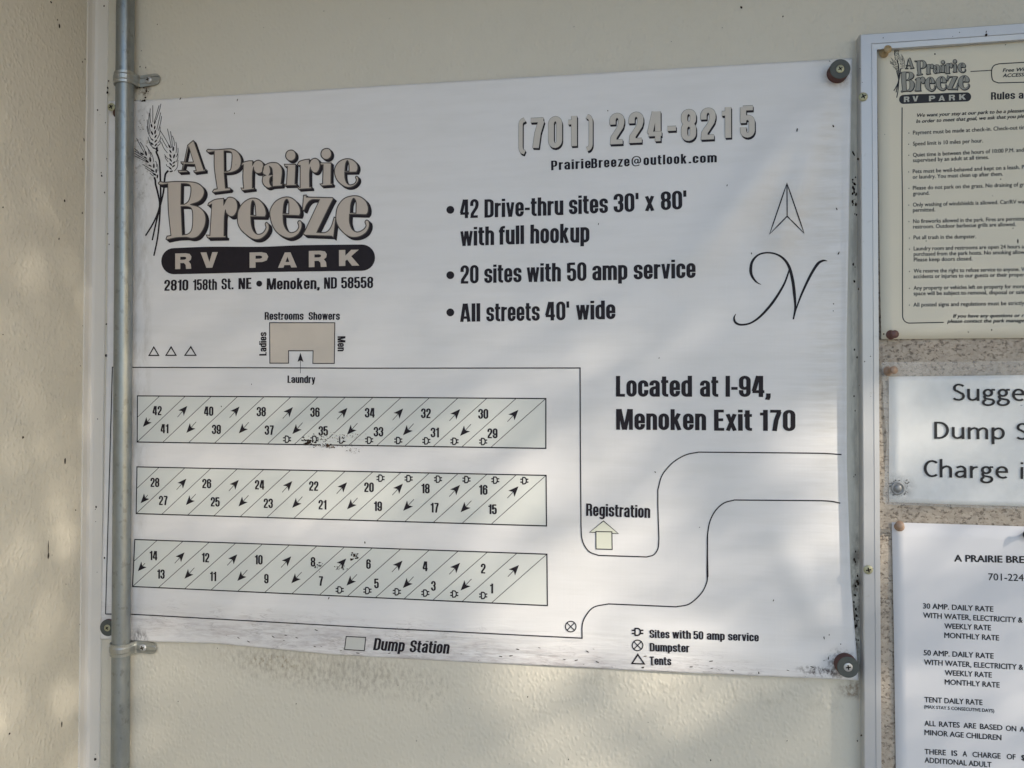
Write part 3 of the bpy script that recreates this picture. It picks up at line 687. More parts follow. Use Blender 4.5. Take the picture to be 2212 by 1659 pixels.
AWN = [[(258,255),(257,88)],[(237,265),(229,190),(232,120)],[(275,240),(320,88)],[(290,235),(325,130),(338,72)],[(232,345),(218,250),(222,165)],[(225,370),(208,300),(202,230)],
 [(297,330),(318,240),(335,160)],[(312,340),(332,270),(345,195)],[(300,420),(325,370),(330,300)],[(238,415),(208,350),(200,295)],[(248,480),(222,440),(210,400)],[(255,500),(235,480),(222,450)],[(305,460),(325,440),(338,395)],[(300,495),(328,470),(333,440)],
 [(443,510),(420,400),(402,320)],[(452,505),(445,420),(432,345)],[(472,490),(466,430),(450,390)],[(487,560),(494,500),(485,450)],[(488,600),(506,560),(507,510)],[(415,480),(370,400),(328,335)],[(402,510),(365,450),(345,410)],[(402,560),(365,510),(343,455)],[(412,620),(390,600),(373,575)],[(470,740),(500,700),(507,630)],[(488,650),(505,610),(505,560)],[(420,700),(398,690),(390,670)],[(410,650),(385,615),(378,590)],
 [(168,550),(130,480),(97,415)],[(182,545),(160,490),(130,450)],[(222,570),(212,520),(188,485)],[(122,558),(96,532),(75,515)],[(162,595),(110,560),(75,540)],[(182,625),(120,590),(75,562)],[(200,650),(140,620),(75,588)],[(242,600),(226,540),(205,510)],[(268,650),(255,590),(235,550)],[(295,700),(295,665),(285,640)],[(248,725),(200,700),(155,672)],[(262,760),(215,730),(180,705)],[(268,790),(245,775),(228,756)],[(308,740),(308,700),(300,670)]]
KER = [(245,290,14,-15),(278,255,14,14),(276,308,13,10),(250,363,15,-25),(281,353,15,10),(285,396,13,30),(250,427,12,-50),(287,442,13,40),(250,468,13,-50),(288,480,13,40),(268,512,12,-70),
 (422,495,15,-28),(460,520,16,5),(432,545,13,-30),(468,592,15,18),(432,590,15,-22),(434,630,14,-35),(467,655,13,50),(435,672,14,-40),(463,690,13,50),(430,712,13,-50),(440,742,13,75),
 (150,568,15,-62),(190,565,17,-12),(182,605,13,-62),(232,625,18,-5),(200,642,15,-45),(230,686,13,-62),(268,688,16,0),(255,735,16,-60),(291,738,15,0),(275,772,16,-60),(303,793,14,10)]
STM = [[(305,505),(292,520),(303,535),(292,550),(312,600),(325,650),(333,850),(335,1000),(325,1200),(305,1400),(268,1578)],
 [(412,735),(385,765),(377,800),(372,850),(362,950),(332,1080),(290,1250),(252,1425)],
 [(272,800),(282,830),(285,870),(310,970),(325,1090),(270,1240),(185,1380)]]
def logo(parent, surf, d, tf, off, mats, small=False):
    fillm, edge, shm, pillm, rvm = mats
    k = 0.47 if small else 1.0
    lw = (0.0011 if not small else 0.0004)
    wm = MB()
    if not small or True:
        for a in AWN:
            pts = [XZ(*tf(px('W', *q)), d) for q in curve(a, False, 4)]
            ribbon(wm, pts, False, (0.0007 if not small else .0003), surf, off+.00002)
        for s_ in STM:
            pts = [XZ(*tf(px('W', *q)), d) for q in curve(s_, False, 3)]
            ribbon(wm, pts, False, [0.0023*k*(1 - 0.25*i/len(pts)) for i in range(len(pts))], surf, off+.00003)
        for x, y, r, a in KER:
            a = R(a); lp = []
            for i in range(10):
                t = 2*math.pi*i/10; u, v = r*0.56*math.cos(t), r*1.5*math.sin(t)
                lp.append(XZ(*tf(px('W', x+u*math.cos(a)-v*math.sin(a), y+u*math.sin(a)+v*math.cos(a))), d))
            c = (sum(p[0] for p in lp)/10, sum(p[1] for p in lp)/10)
            wm.add([surf.lay(*c, off+.00005)]+[surf.lay(*p, off+.00005) for p in lp], [(0, 1+i, 1+(i+1) % 10) for i in range(10)])
    wm.build('wheat_print', shm, parent)
    sfill, sedge, ssh = MB(), MB(), MB()
    for n_, (zt, outer, holes, sh) in enumerate(LET):
        loops = [curve(outer)] + [curve(h) for h in holes]
        L3 = [[XZ(*tf(px(zt, *q)), d) for q in lp] for lp in loops]
        f_, e_, s_ = (MB(), MB(), MB()) if not small else (sfill, sedge, ssh)
        cell = 0.00002*(n_ % 3)
        fill(f_, L3, surf, off+.00026+cell)
        for lp in L3: ribbon(e_, lp, True, lw, surf, off+.00035+cell, 0.02)
        for st in ((.6,) if small else (0.5, 1.0)):
            S3 = [[XZ(*tf(px(zt, q[0]+sh*st, q[1]+sh*0.88*st)), d) for q in lp] for lp in loops]
            fill(s_, S3, surf, off+.00006*st+.00003+cell)
            for lp in S3[:1]: ribbon(s_, lp, True, lw, surf, off+.00015+cell, 0.02)
        if not small:
            o = f_.build('logo_letter', fillm, parent)
            e_.build('outline', edge, o); s_.build('drop_shadow', shm, o)
    if small:
        o = sfill.build('logo_lettering', fillm, parent); sedge.build('outline', edge, o); ssh.build('drop_shadow', shm, o)
    pil = MB(); top = curve([(655,1152),(900,1143),(1250,1143),(1500,1133),(1915,1128)], False, 6); bot = curve([(1915,1304),(1600,1308),(1250,1313),(900,1322),(655,1327)], False, 6)
    lp = top + [(1915+88*math.sin(math.pi*i/14), 1216-88*math.cos(math.pi*i/14)) for i in range(1, 14)] + bot + [(655-84*math.sin(math.pi*i/14), 1239.5+87.5*math.cos(math.pi*i/14)) for i in range(1, 14)]
    fill(pil, [[XZ(*tf(px('A', *q)), d) for q in lp]], surf, off)
    po = pil.build('logo_bar', pillm, parent)
    for ch, x0, x1, y0, y1 in RVP:
        out, hs = RV[ch]; rvo = MB()
        def mp(q): return XZ(*tf(px('A', x0+q[0]*(x1-x0), y1+(q[1])*(y0-y1)-(q[0]-.5)*3)), d)
        fill(rvo, [[mp(q) for q in out]]+[[mp(q) for q in h] for h in hs], surf, off+.00015)
        rvo.build('logo_bar_letter', rvm, po)
OFF = 0.00030
logo(ban, BAN, 0.0, lambda q: q, OFF, (M_beige, M_edge, M_ink, M_ink, M_beige))

# --- words: (zone, x0, y0, x1, y1, cap height, word)
def words(lst, name, mat=M_ink, parent=ban, **kw):
    mb = MB()
    for zt, x0, y0, x1, y1, cap, s in lst: pen_text(mb, s, zt, x0, y0, x1, y1, cap, **kw)
    return mb.build(name, mat, parent)
def disc(mb, zt, x, y, r, surf=BAN, d=0.0, off=OFF, n=20):
    lp = [XZ(*px(zt, x+r*math.cos(2*math.pi*i/n), y+r*math.sin(2*math.pi*i/n)), d) for i in range(n)]
    c = XZ(*px(zt, x, y), d)
    mb.add([surf.lay(*c, off)]+[surf.lay(*p, off) for p in lp], [(0, 1+(i+1) % n, 1+i) for i in range(n)])
def line(mb, zt, pts, w, closed=False, surf=BAN, d=0.0, off=OFF):
    ribbon(mb, [XZ(*px(zt, *p), d) for p in pts], closed, w, surf, off)
words([('A',590,1438,752,1436,73,'2810'),('A',782,1435,944,1432,73,'158th'),('A',974,1430,1055,1428,74,'St.'),('A',1087,1427,1176,1425,74,'NE'),
       ('A',1276,1430,1632,1426,75,'Menoken,'),('A',1660,1425,1748,1423,76,'ND'),('A',1776,1423,1990,1420,76,'58558')], 'address_lettering')
mb = MB(); disc(mb, 'A', 1227, 1390, 20); mb.build('bullet_print', M_ink, ban)
for y in (647, 963, 1143): mb = MB(); disc(mb, 'B', 213, y, 19); mb.build('bullet_print', M_ink, ban)
words([('B',260,688,350,685,90,'42'),('B',378,685,760,672,88,'Drive-thru'),('B',787,669,975,662,89,'sites'),('B',1003,660,1125,655,90,"30'"),('B',1155,653,1200,651,90,'x'),('B',1232,649,1357,643,90,"80'"),
       ('B',262,822,425,817,90,'with'),('B',448,816,570,812,90,'full'),('B',600,811,886,804,92,'hookup')], 'feature_lettering')
words([('B',262,1004,350,1002,88,'20'),('B',377,1001,557,997,88,'sites'),('B',583,996,748,993,89,'with'),('B',778,993,872,990,90,'50'),('B',900,989,1070,985,90,'amp'),('B',1100,984,1400,976,90,'service')], 'feature_lettering')
words([('B',260,1189,358,1187,88,'All'),('B',387,1187,645,1183,88,'streets'),('B',673,1183,790,1180,90,"40'"),('B',822,1179,1012,1175,90,'wide')], 'feature_lettering')
words([('K',415,298,968,299,150,'Located'),('K',1025,299,1158,299,150,'at'),('K',1210,299,1538,301,152,'I-94,'),('K',415,538,1070,542,150,'Menoken'),('K',1127,545,1403,546,152,'Exit'),('K',1457,546,1718,548,152,'170')], 'location_lettering')
words([('K',198,1163,664,1179,90,'Registration')], 'map_lettering')
words([('C',1392,220,1700,220,61,'Restrooms'),('C',1740,220,1987,220,61,'Showers')], 'map_lettering')
words([('C',1573,719,1793,721,58,'Laundry')], 'map_lettering')
words([('C',1407,503,1407,318,57,'Ladies')], 'map_lettering', rot=1)
words([('C',1970,350,1970,470,62,'Men')], 'map_lettering', rot=-1)
words([('F',178,536,306,544,50,'Dump'),('F',328,545,492,552,50,'Station')], 'legend_lettering', lean=0.16)
words([('F',1325,486,1408,488,34,'Sites'),('F',1420,488,1497,490,34,'with'),('F',1507,491,1548,493,34,'50'),('F',1562,493,1637,496,34,'amp'),('F',1650,496,1778,501,34,'service')], 'legend_lettering')
words([('F',1326,541,1490,546,34,'Dumpster')], 'legend_lettering'); words([('F',1326,597,1415,600,34,'Tents')], 'legend_lettering')
words([('Q',498,500,786,484,70,'Prairie'),('Q',789,484,1068,470,70,'Breeze'),('Q',1082,469,1152,465,70,'@'),('Q',1168,463,1482,450,70,'outlook'),('Q',1496,449,1700,441,66,'.com')], 'address_lettering', gap=.12)
# phone number: black shadow, thin outline, beige face
ph = [('(',262,312,126,372),('7',343,446,124,340),('0',479,576,114,337),('1',618,686,108,326),(')',752,800,100,348),('2',925,1027,90,310),('2',1063,1166,82,300),
      ('4',1200,1304,76,292),('-',1342,1404,172,212),('8',1444,1548,62,286),('2',1584,1690,52,276),('1',1732,1804,44,266),('5',1872,1974,36,262)]
for ch, x0, x1, yt, yb in ph:
    f_, e_, s_ = MB(), MB(), MB(); sl = -0.045*(x1-x0); cap = yb-yt
    if ch in '()': cap = (yb-yt)/1.2; yb = yb-0.1*cap
    if ch == '-': cap = 222; yb = 212+0.335*cap
    kw = dict(gap=0)
    pen_text(f_, ch, 'Q', x0, yb, x1, yb+sl, cap, off=OFF+.00022, pen=(.215,.15), **kw)
    pen_text(e_, ch, 'Q', x0, yb, x1, yb+sl, cap, off=OFF+.00012, pen=(.215,.15), grow=.022, **kw)
    for st in (0.5, 1.0): pen_text(s_, ch, 'Q', x0+7*st, yb+14*st, x1+7*st, yb+sl+14*st, cap, off=OFF+.00004*st, pen=(.215,.15), grow=.015, **kw)
    o = f_.build('phone_digit' if ch.isdigit() else 'phone_sign', M_phone, ban); e_.build('outline', M_edge, o); s_.build('drop_shadow', M_ink, o)

# --- the three rows of sites
def lerp2(a, b, t): return (a[0]+(b[0]-a[0])*t, a[1]+(b[1]-a[1])*t)
rows = [dict(tl=px('C',386,822), tr=px('D',1708,240), br=px('D',1708,634), bl=px('C',384,1187),
             ev=((340,887),(1044,894)), od=((356,926),(1064,936)), up=((397,886),(1111,895)), dn=((411,926),(1003,932)), d0=(317,913), nums=list(range(42,28,-1))),
        dict(tl=px('C',382,1384), tr=px('D',1710,848), br=px('D',1713,1248), bl=px('E',376,145),
             ev=((335,1042),(1044,1058)), od=((353,1081),(1064,1100)), up=((395,1043),(1111,1060)), dn=((410,1082),(1004,1097)), d0=(312,1078), nums=list(range(28,14,-1))),
        dict(tl=px('E',365,350), tr=px('F',899,139), br=px('F',901,352), bl=px('E',347,722),
             ev=((332,1200),(1044,1228)), od=((348,1240),(1062,1271)), up=((391,1202),(1112,1230)), dn=((407,1241),(1004,1266)), d0=(306,1225), nums=list(range(14,0,-1)))]
for rw in rows:
    c4 = [XZ(*rw[k]) for k in ('tl', 'tr', 'br', 'bl')]
    mb = MB(); fill(mb, [c4], BAN, OFF-.00012, 0.010); fo = mb.build('site_row', M_site, ban)
    mb = MB(); ribbon(mb, c4, True, 0.00115, BAN, OFF+.00002); mb.build('row_outline', M_ink, fo)
    tl, tr, br, bl = c4; Wd = 1.0; s = Wd/14.87; mb = MB()
    def tb(u, v): return lerp2(lerp2(tl, tr, u), lerp2(bl, br, u), v)
    for k in range(14):
        u0, u1 = k*s, k*s + 1.87*s; ribbon(mb, [tb(u0, 1), tb(u1, 0)], False, 0.0006, BAN, OFF)
    ribbon(mb, [tb(0, .465), tb(.87*s, 0)], False, 0.0006, BAN, OFF)
    mb.build('site_divider', M_thin, fo)
    up0, up1 = XZ(*rw['up'][0]), XZ(*rw['up'][1]); dn0, dn1 = XZ(*rw['dn'][0]), XZ(*rw['dn'][1])
    arr = [(lerp2(up0, up1, k/6), 1) for k in range(7)] + [(lerp2(dn0, dn1, k/5), -1) for k in range(6)] + [(XZ(*rw['d0']), -1)]
    mb = MB()
    for j, (c, sg) in enumerate(arr):
        a = R(47); ux, uy = (math.cos(a)*sg, math.sin(a)*sg), (-math.sin(a)*sg, math.cos(a)*sg)
        def q(f, g): return (c[0]+ux[0]*f+uy[0]*g, c[1]+ux[1]*f+uy[1]*g)
        T, Lf, Bk, Rt = q(.0062, 0), q(-.0042, .0043), q(-.0016, 0), q(-.0042, -.0043)
        mb = MB(); vs = [BAN.lay(*p, OFF+.00006) for p in (T, Lf, Bk, Rt)]; mb.add(vs, [(0, 1, 2), (0, 2, 3)])
        ln = .0085 if j < 13 else .0045
        ribbon(mb, [q(-.0016, 0), q(-.0016-ln, 0)], False, 0.0006, BAN, OFF+.00004)
        mb.build('direction_arrow', M_ink, fo)
    n0 = rw['nums'][0]
    for lst, (a, b) in ((rw['nums'][0::2], rw['ev']), (rw['nums'][1::2], rw['od'])):
        A0, B0 = XZ(*a), XZ(*b)
        for k, nn in enumerate(lst):
            c = lerp2(A0, B0, k/6); s_ = str(nn); items, WW = layout(s_, GL, .045); ch = 0.0098; kx = ch*0.97
            mb = MB()
            for gi, (gx, w, g) in enumerate(items):
                p, st = parse(GL[g][1])
                for j, (pts, closed) in enumerate(st):
                    Lr, Rr = offset_path(pts, closed, 1.0, .20, .14); m = len(Lr); oo = OFF+.00004+0.000012*(j+4*gi)
                    mb.add([BAN.lay(c[0]+(gx+q[0]-WW/2)*kx, c[1]+(q[1]-.5)*ch, oo) for q in Lr+Rr], [(i, m+i, m+(i+1) % m, (i+1) % m) for i in range(m if closed else m-1)])
            mb.build('site_number', M_ink, fo)
# plug symbols
def plug(mb, zt, x, y, w, h, lw=0.00125):
    def q(a, b): return (x+a*w, y+b*h)
    line(mb, zt, [q(-.22,-.42), q(-.22,.42)], lw)
    line(mb, zt, [q(-.26,-.42), q(0,-.42)]+[q(.25*math.sin(math.pi*i/8), -.42*math.cos(math.pi*i/8)) for i in range(1, 8)]+[q(0,.42), q(-.26,.42)], lw, off=OFF+.00002)
    for s_ in (-.19, .19):
        line(mb, zt, [q(-.5, s_), q(-.22, s_)], lw, off=OFF+.00004); line(mb, zt, [q(.2, s_), q(.5, s_)], lw, off=OFF+.00004)
for t, x, y in [('C',1570,1165),('C',1787,1166),('D',90,568),('D',310,570),('D',540,572),('D',762,575),('D',985,578),('D',1212,580),
                ('D',400,870),('D',622,873),('D',855,878),('D',1080,881),('D',1308,886),('D',1538,890)]:
    mb = MB(); plug(mb, t, x, y, 64, 60); mb.build('plug_symbol', M_ink, ban)
for x, y in [(40,287),(155,290),(277,295),(395,300),(515,304),(635,310)]:
    mb = MB(); plug(mb, 'F', x, y, 34, 31); mb.build('plug_symbol', M_ink, ban)
mb = MB(); plug(mb, 'F', 1275, 461, 48, 34, 0.0014)
mb.build('plug_symbol', M_ink, ban)
for tri in ([(478,502),(554,502),(515,436)], [(612,501),(691,501),(652,435)], [(761,501),(848,501),(808,434)]):
    mb = MB(); line(mb, 'C', tri, 0.0018, True); mb.build('tent_symbol', M_ink, ban)
mb = MB(); line(mb, 'F', [(1252,592),(1303,594),(1276,555)], 0.0018, True)
mb.build('tent_symbol', M_ink, ban)
for cx, cy in ((998,439),(1275,517)):
    mb = MB(); line(mb, 'F', [(cx+22*math.cos(2*math.pi*i/24), cy+22*math.sin(2*math.pi*i/24)) for i in range(24)], 0.0010, True)
    line(mb, 'F', [(cx-15,cy-15),(cx+15,cy+15)], 0.0009, off=OFF+.00002); line(mb, 'F', [(cx-15,cy+15),(cx+15,cy-15)], 0.0009, off=OFF+.00004)
    mb.build('dumpster_symbol', M_ink, ban)
# restroom building, registration house, dump station box
mb = MB(); L_ = [(1432,243),(1948,243),(1944,565),(1774,565),(1776,465),(1582,465),(1582,563),(1434,563)]
M_rest = flat('building_print', (0.60, 0.54, 0.47), 0.42, 0.4, 0.05, 60)
fill(mb, [[XZ(*px('C', *p)) for p in L_]], BAN, OFF-.0001); o = mb.build('building_symbol', M_rest, ban)
mb = MB(); line(mb, 'C', L_, 0.0009, True, off=OFF+.00002)
line(mb, 'C', [(1676,540),(1676,643)], 0.0005, off=OFF+.00003)
mb.add([BAN.lay(*XZ(*px('C', *p)), OFF+.00005) for p in ((1676,480),(1653,553),(1676,541),(1700,553))], [(0, 1, 2), (0, 2, 3)])
mb.build('outline', M_ink, o)
mb = MB(); roof = [(325,1200),(433,1292),(387,1289),(386,1278),(270,1276),(270,1283),(224,1282)]; body = [(270,1277),(386,1279),(388,1407),(271,1403)]
fill(mb, [[XZ(*px('K', *p)) for p in roof]], BAN, OFF-.0001); fill(mb, [[XZ(*px('K', *p)) for p in body]], BAN, OFF-.00006)
o = mb.build('house_symbol', M_cream, ban)
mb = MB(); line(mb, 'K', [(270,1283),(224,1282),(325,1200),(433,1292),(387,1290)], 0.0008, off=OFF+.00002); line(mb, 'K', body, 0.0009, True, off=OFF+.00003)
mb.build('outline', M_ink, o)
mb = MB(); dsb = [(67,480),(148,484),(142,539),(60,534)]; fill(mb, [[XZ(*px('F', *p)) for p in dsb]], BAN, OFF-.0001); o = mb.build('dump_station_symbol', flat('grey_print', (0.56, 0.565, 0.54), 0.42, 0.4, 0.05, 60), ban)
mb = MB(); line(mb, 'F', dsb, 0.0009, True, off=OFF+.00002); mb.build('outline', M_ink, o)
# streets
def D_(t, pts): return [px(t, *p) for p in pts]
def rpx(mb, pts, w, off=OFF): ribbon(mb, [XZ(*p) for p in pts], False, w, BAN, off)
mb = MB()
arcs = curve([(155,90,1),(157,600,1),(162,1240,1),(167,1320),(185,1375),(225,1425),(290,1450,1),(640,1461,1),(690,1445),(720,1400),(727,1330,1),(720,1100),(719,975,1),(745,880),(790,815),(850,760),(930,718),(1015,701,1),(1400,704),(1830,708),(1950,711),(2052,719)], False, 5)
rpx(mb, D_('E', [(133,940)]) + D_('C', [(187,595),(345,596),(2212,603)]) + D_('K', arcs), 0.0011)
a2 = curve([(1045,487,1),(1046,430),(1062,392),(1095,358),(1155,345,1),(1435,357,1),(1490,345),(1540,300),(1562,255),(1565,225,1),(1565,60,1)], False, 5)
a3 = curve([(1083,1600),(1079,1400),(1080,1300),(1098,1200),(1140,1122),(1200,1070),(1275,1048,1),(1600,1051),(1900,1053),(1980,1058),(2043,1071)], False, 5)
rpx(mb, D_('E', [(133,940)]) + D_('E', [(331,941),(2212,1047)]) + D_('F', a2) + D_('K', [(1075,1630)] + a3), 0.0011, OFF+.00003)
mb.build('street_outline', M_ink, ban)
# north arrow and script N
mb = MB()
line(mb, 'N', [(1181,170),(1020,643),(1183,478),(1341,635)], 0.0011, True); line(mb, 'N', [(1181,175),(1183,478)], 0.0010, off=OFF+.00003)
mb.build('north_arrow', M_ink, ban)
mb = MB()
def script(pts, ws):
    c = curve(pts, False, 6); n = len(ws)-1; W_ = []
    for i in range(len(c)):
        t = i/(len(c)-1)*n; k = min(int(t), n-1); W_.append((ws[k]+(ws[k+1]-ws[k])*(t-k))*0.000118)
    ribbon(mb, [XZ(*px('N', *q)) for q in c], False, W_, BAN, OFF+.00003*len(mb.v)/1000)
script([(940,1116),(895,1090),(857,1040),(843,980),(858,900),(915,838),(1000,818),(1090,835),(1160,885),(1205,960),(1235,1080),(1250,1200),(1258,1330),(1240,1440)], [3,12,20,24,20,14,13,14,18,22,24,24,16,10])
script([(705,1388),(688,1425),(702,1470),(752,1490),(840,1475),(935,1410),(1050,1280),(1150,1120),(1196,1000),(1205,960)], [3,14,18,16,14,18,20,16,12,8])
script([(1240,1440),(1268,1340),(1320,1200),(1400,1030),(1470,920),(1520,892),(1558,896)], [12,10,16,20,22,16,2])
mb.build('north_letter', M_ink, ban)

# --- dirt scabs and scratches on the banner
def blot(mb, x, z, rx, rz, surf, off, a=0.0, n=7):
    """flattened crumb with height"""
    c = []
    for i in range(n):
        t = 2*math.pi*i/n; r = 0.75+0.5*random.random(); u, v = rx*r*math.cos(t), rz*r*math.sin(t)
        c.append((x+u*math.cos(a)-v*math.sin(a), z+u*math.sin(a)+v*math.cos(a)))
    h = min(rx, rz)*0.5
    mb.add([surf.lay(x, z, off+h)]+[surf.lay(*q, off) for q in c], [(0, 1+i, 1+(i+1) % n) for i in range(n)])
mb = MB(); O2 = OFF+.0003
def scatter(mb, zt, x, y, sx, sy, num, r0, r1, surf=BAN, d=0.0, off=O2):
    for _ in range(num):
        X, Y = x+random.gauss(0, 1)*sx, y+random.gauss(0, 1)*sy
        r = random.uniform(r0, r1); blot(mb, *XZ(*px(zt, X, Y), d), r, r*random.uniform(.35, .9), surf, off, random.uniform(-.5, .8))
scatter(mb, 'C', 1740, 1185, 22, 14, 26, .0004, .0017); scatter(mb, 'C', 1860, 1215, 40, 14, 26, .0003, .0011)
scatter(mb, 'C', 1800, 1165, 50, 12, 20, .0003, .0010); scatter(mb, 'C', 1990, 1135, 80, 12, 24, .0002, .0007); scatter(mb, 'C', 2060, 1245, 50, 18, 16, .0002, .0006)
scatter(mb, 'E', 1820, 560, 22, 18, 20, .0003, .0011); scatter(mb, 'E', 2000, 575, 30, 8, 14, .0003, .0010)
scatter(mb, 'E', 2105, 480, 12, 12, 14, .0006, .0016)
scatter(mb, 'V', 600, 940, 22, 5, 10, .0004, .0013); scatter(mb, 'V', 620, 1180, 14, 60, 12, .0002, .0006)
mb.build('dirt_scabs', M_speck, ban, kind='stuff')
mb = MB()
scatter(mb, 'C', 1960, 1160, 110, 16, 46, .0005, .0016, off=OFF+.0002); scatter(mb, 'C', 1830, 1200, 40, 18, 20, .0004, .0012, off=OFF+.0002); scatter(mb, 'E', 1830, 545, 20, 18, 12, .0003, .0009, off=OFF+.0002)
scatter(mb, 'C', 1530, 210, 6, 8, 5, .0004, .0010, off=OFF+.0002)
mb.build('worn_flakes', flat('bare_vinyl', (.74, .74, .73), .4, .4, .04), ban, kind='stuff')
mb = MB(); scatter(mb, 'C', 2000, 1140, 95, 12, 30, .0002, .0007); scatter(mb, 'C', 2080, 1240, 60, 22, 18, .0002, .0006); scatter(mb, 'C', 1900, 1220, 45, 8, 16, .0003, .0010)
mb.build('brown_scabs', M_brown, ban, kind='stuff')
mb = MB()
for zt, x, y in [('B',930,715),('B',2065,243),('B',1890,262),('N',622,190),('N',850,825),('N',1662,825),('K',728,18),('K',1022,1245),('D',277,1380),('F',145,90),('F',617,580),('F',1777,630),('F',1838,330),('C',1290,730),('C',1050,905),
                 ('C',330,988),('A',700,152),('A',1082,160),('A',1062,250),('A',1072,595),('E',1900,815),('Y',315,435),('J',290,665),('J',210,288),('J',305,230),('J',520,405),('K',700,845),('N',1645,412),('N',1615,1295),('N',1612,1362),('B',975,168)]:
    r = random.uniform(.0005, .001); blot(mb, *XZ(*px(zt, x, y)), r*.6, r*random.uniform(.8, 2.0), BAN, O2, random.uniform(-.6, .6))
for _ in range(45):
    X, Y = random.uniform(420, 1780), 0; Y = poly_at(bot_e, X) - abs(random.gauss(0, 22)) - 4
    x, z = XZ(X, Y); r = random.uniform(.0006, .0022); blot(mb, x, z, r, r*.22, BAN, O2-.00025, random.uniform(-.5, .3))
mb.build('fly_specks', M_speck, ban, kind='stuff')

# --- specks on walls, trim and frame
wallS = Surf(lambda x, z: 0.0)
mb = MB(); mbb = MB()
for x, y, r in [(1601,16,.0010),(1691,36,.0006),(700,24,.0004),(340,53,.0005),(303,144,.0006),(315,146,.0006),(306,110,.0004),(395,182,.0003),(509,1393,.0006),(470,1400,.0004),
                (640,1520,.0005),(900,1600,.0004),(1015,1530,.0003),(1140,1505,.0005),(1228,1640,.0005),(1535,1642,.0006),(1400,1560,.0003),(1700,1600,.0004),(1852,1600,.0006),(860,1480,.0004),(385,1515,.0004),
                (1100,1650,.0003),(570,60,.0003),(842,40,.0003),(1240,58,.0003),(1450,90,.0003),(1560,60,.0003)]:
    blot(mb, *XZ(x, y), r, r*1.5, wallS, 0.0003, random.uniform(-.4, .4))
for k in range(60):   # grime between banner and frame
    y = random.choice([random.gauss(1310, 60), random.uniform(300, 1450), random.gauss(420, 30)]); r = random.uniform(.0004, .0013)
    (blot(mb, *XZ(random.uniform(1843, 1852)+(y-900)*.004, y), r*.8, r*1.4, wallS, 0.0003))
for k in range(14):
    blot(mb, *XZ(312+random.gauss(0, 5), 192+random.gauss(0, 8)), .0009*random.random()+.0004, .0008, wallS, .0003)
mb.build('fly_specks', M_speck, wall, kind='stuff')
mb = MB(); trS = Surf(lambda x, z: 0.0019)
for x, y, r in [(225,13,.0010),(211,238,.0010),(216,248,.0003),(228,265,.0006),(231,343,.0006),(220,380,.0009),(219,373,.0006),(226,416,.0008),(233,505,.0007),(236,528,.0006),(208,1095,.0010),(226,1205,.0010),(206,1100,.0005),(207,1127,.0004),(210,1236,.0004),(206,1629,.0004),(206,1640,.0013),(233,190,.0010),(232,200,.0012),(235,175,.0008),(230,700,.0009),(229,768,.0012),(211,905,.0006)]:
    blot(mb, *XZ(x, y), r, r*1.3, trS, 0.0002, random.uniform(-.4, .4))
tr = [o for o in bpy.data.objects if o.name == 'corner_trim'][0]
mb.build('fly_specks', M_speck, tr, kind='stuff')
mb = MB()
def sblot(x, y, r, el=1.3):
    p = PXW(x, y, XC); n = 7; c = []
    for i in range(n):
        t = 2*math.pi*i/n; q = .75+.5*random.random(); c.append((XC+.0003, p.y+r*q*math.cos(t), p.z+r*el*q*math.sin(t)))
    mb.add([(XC+.0003+r*.5, p.y, p.z)]+c, [(0, 1+i, 1+(i+1) % n) for i in range(n)])
for x, y, r, el in [(183,128,.0008,1.2),(178,134,.0008,1.4),(196,118,.0004,1),(190,128,.0006,1.2),(181,302,.0009,2),(178,344,.0009,1.3),(139,434,.0012,1.2),(127,516,.0009,1.3),(177,460,.0009,1.5),(178,704,.0006,1),(173,790,.0006,1.2),
                    (140,995,.0013,2.6),(49,945,.0013,1.1),(104,1182,.0006,14),(104,1201,.0013,2.2),(112,1199,.0005,1),(163,1102,.0008,1),(172,1349,.0006,1),(133,1565,.0009,3),(20,1585,.0010,1),(142,1262,.0005,1.3),(6,448,.0009,1),(128,57,.0012,2),(124,43,.0008,1.2),(110,5,.0014,.8),(6,723,.0007,1),(183,1038,.0006,1)]:
    sblot(x, y, r, el)
mb.build('fly_specks', M_speck, side, kind='stuff')

# ------------------------------------------------------------------ conduit and its straps
DP = 0.0112; RP = 0.0091
pt, pb = P(271.0, 0, DP), P(259.5, 1659, DP); dv = (pb-pt)
p0 = pt - dv*((ZTOP-pt.z)/(-dv.z))*1.0; p0 = pt + dv*((pt.z-ZTOP+0.002)/dv.length)*1.0
def pipe_at(z): k = (pt.z - z)/(pt.z-pb.z); return pt + dv*k
a, b = pipe_at(ZTOP-.002), pipe_at(ZBOT+.002); a.y = b.y = -DP
mb = MB(); n = 40; vs = []
for q in (a, b):
    for k in range(n): t = 2*math.pi*k/n; vs.append((q.x+RP*math.cos(t), q.y+RP*math.sin(t), q.z))
mb.add(vs, [(k, (k+1) % n, n+(k+1) % n, n+k) for k in range(n)])
mb.build('conduit', M_galv, smooth=True, label='galvanised steel conduit running upright over the left edge of the banner', cat='pipe')
def cross(mb, c, r, ang=0.0, y=0.0):
    for k in range(2):
        a = ang + k*math.pi/2; u = Vector((math.cos(a), 0, math.sin(a))); w = Vector((-math.sin(a), 0, math.cos(a)))
        mb.add([c + u*r + w*r*.26, c - u*r + w*r*.26, c - u*r - w*r*.26, c + u*r - w*r*.26], [(0, 1, 2, 3)]); c = c + Vector((0, -.00004, 0))
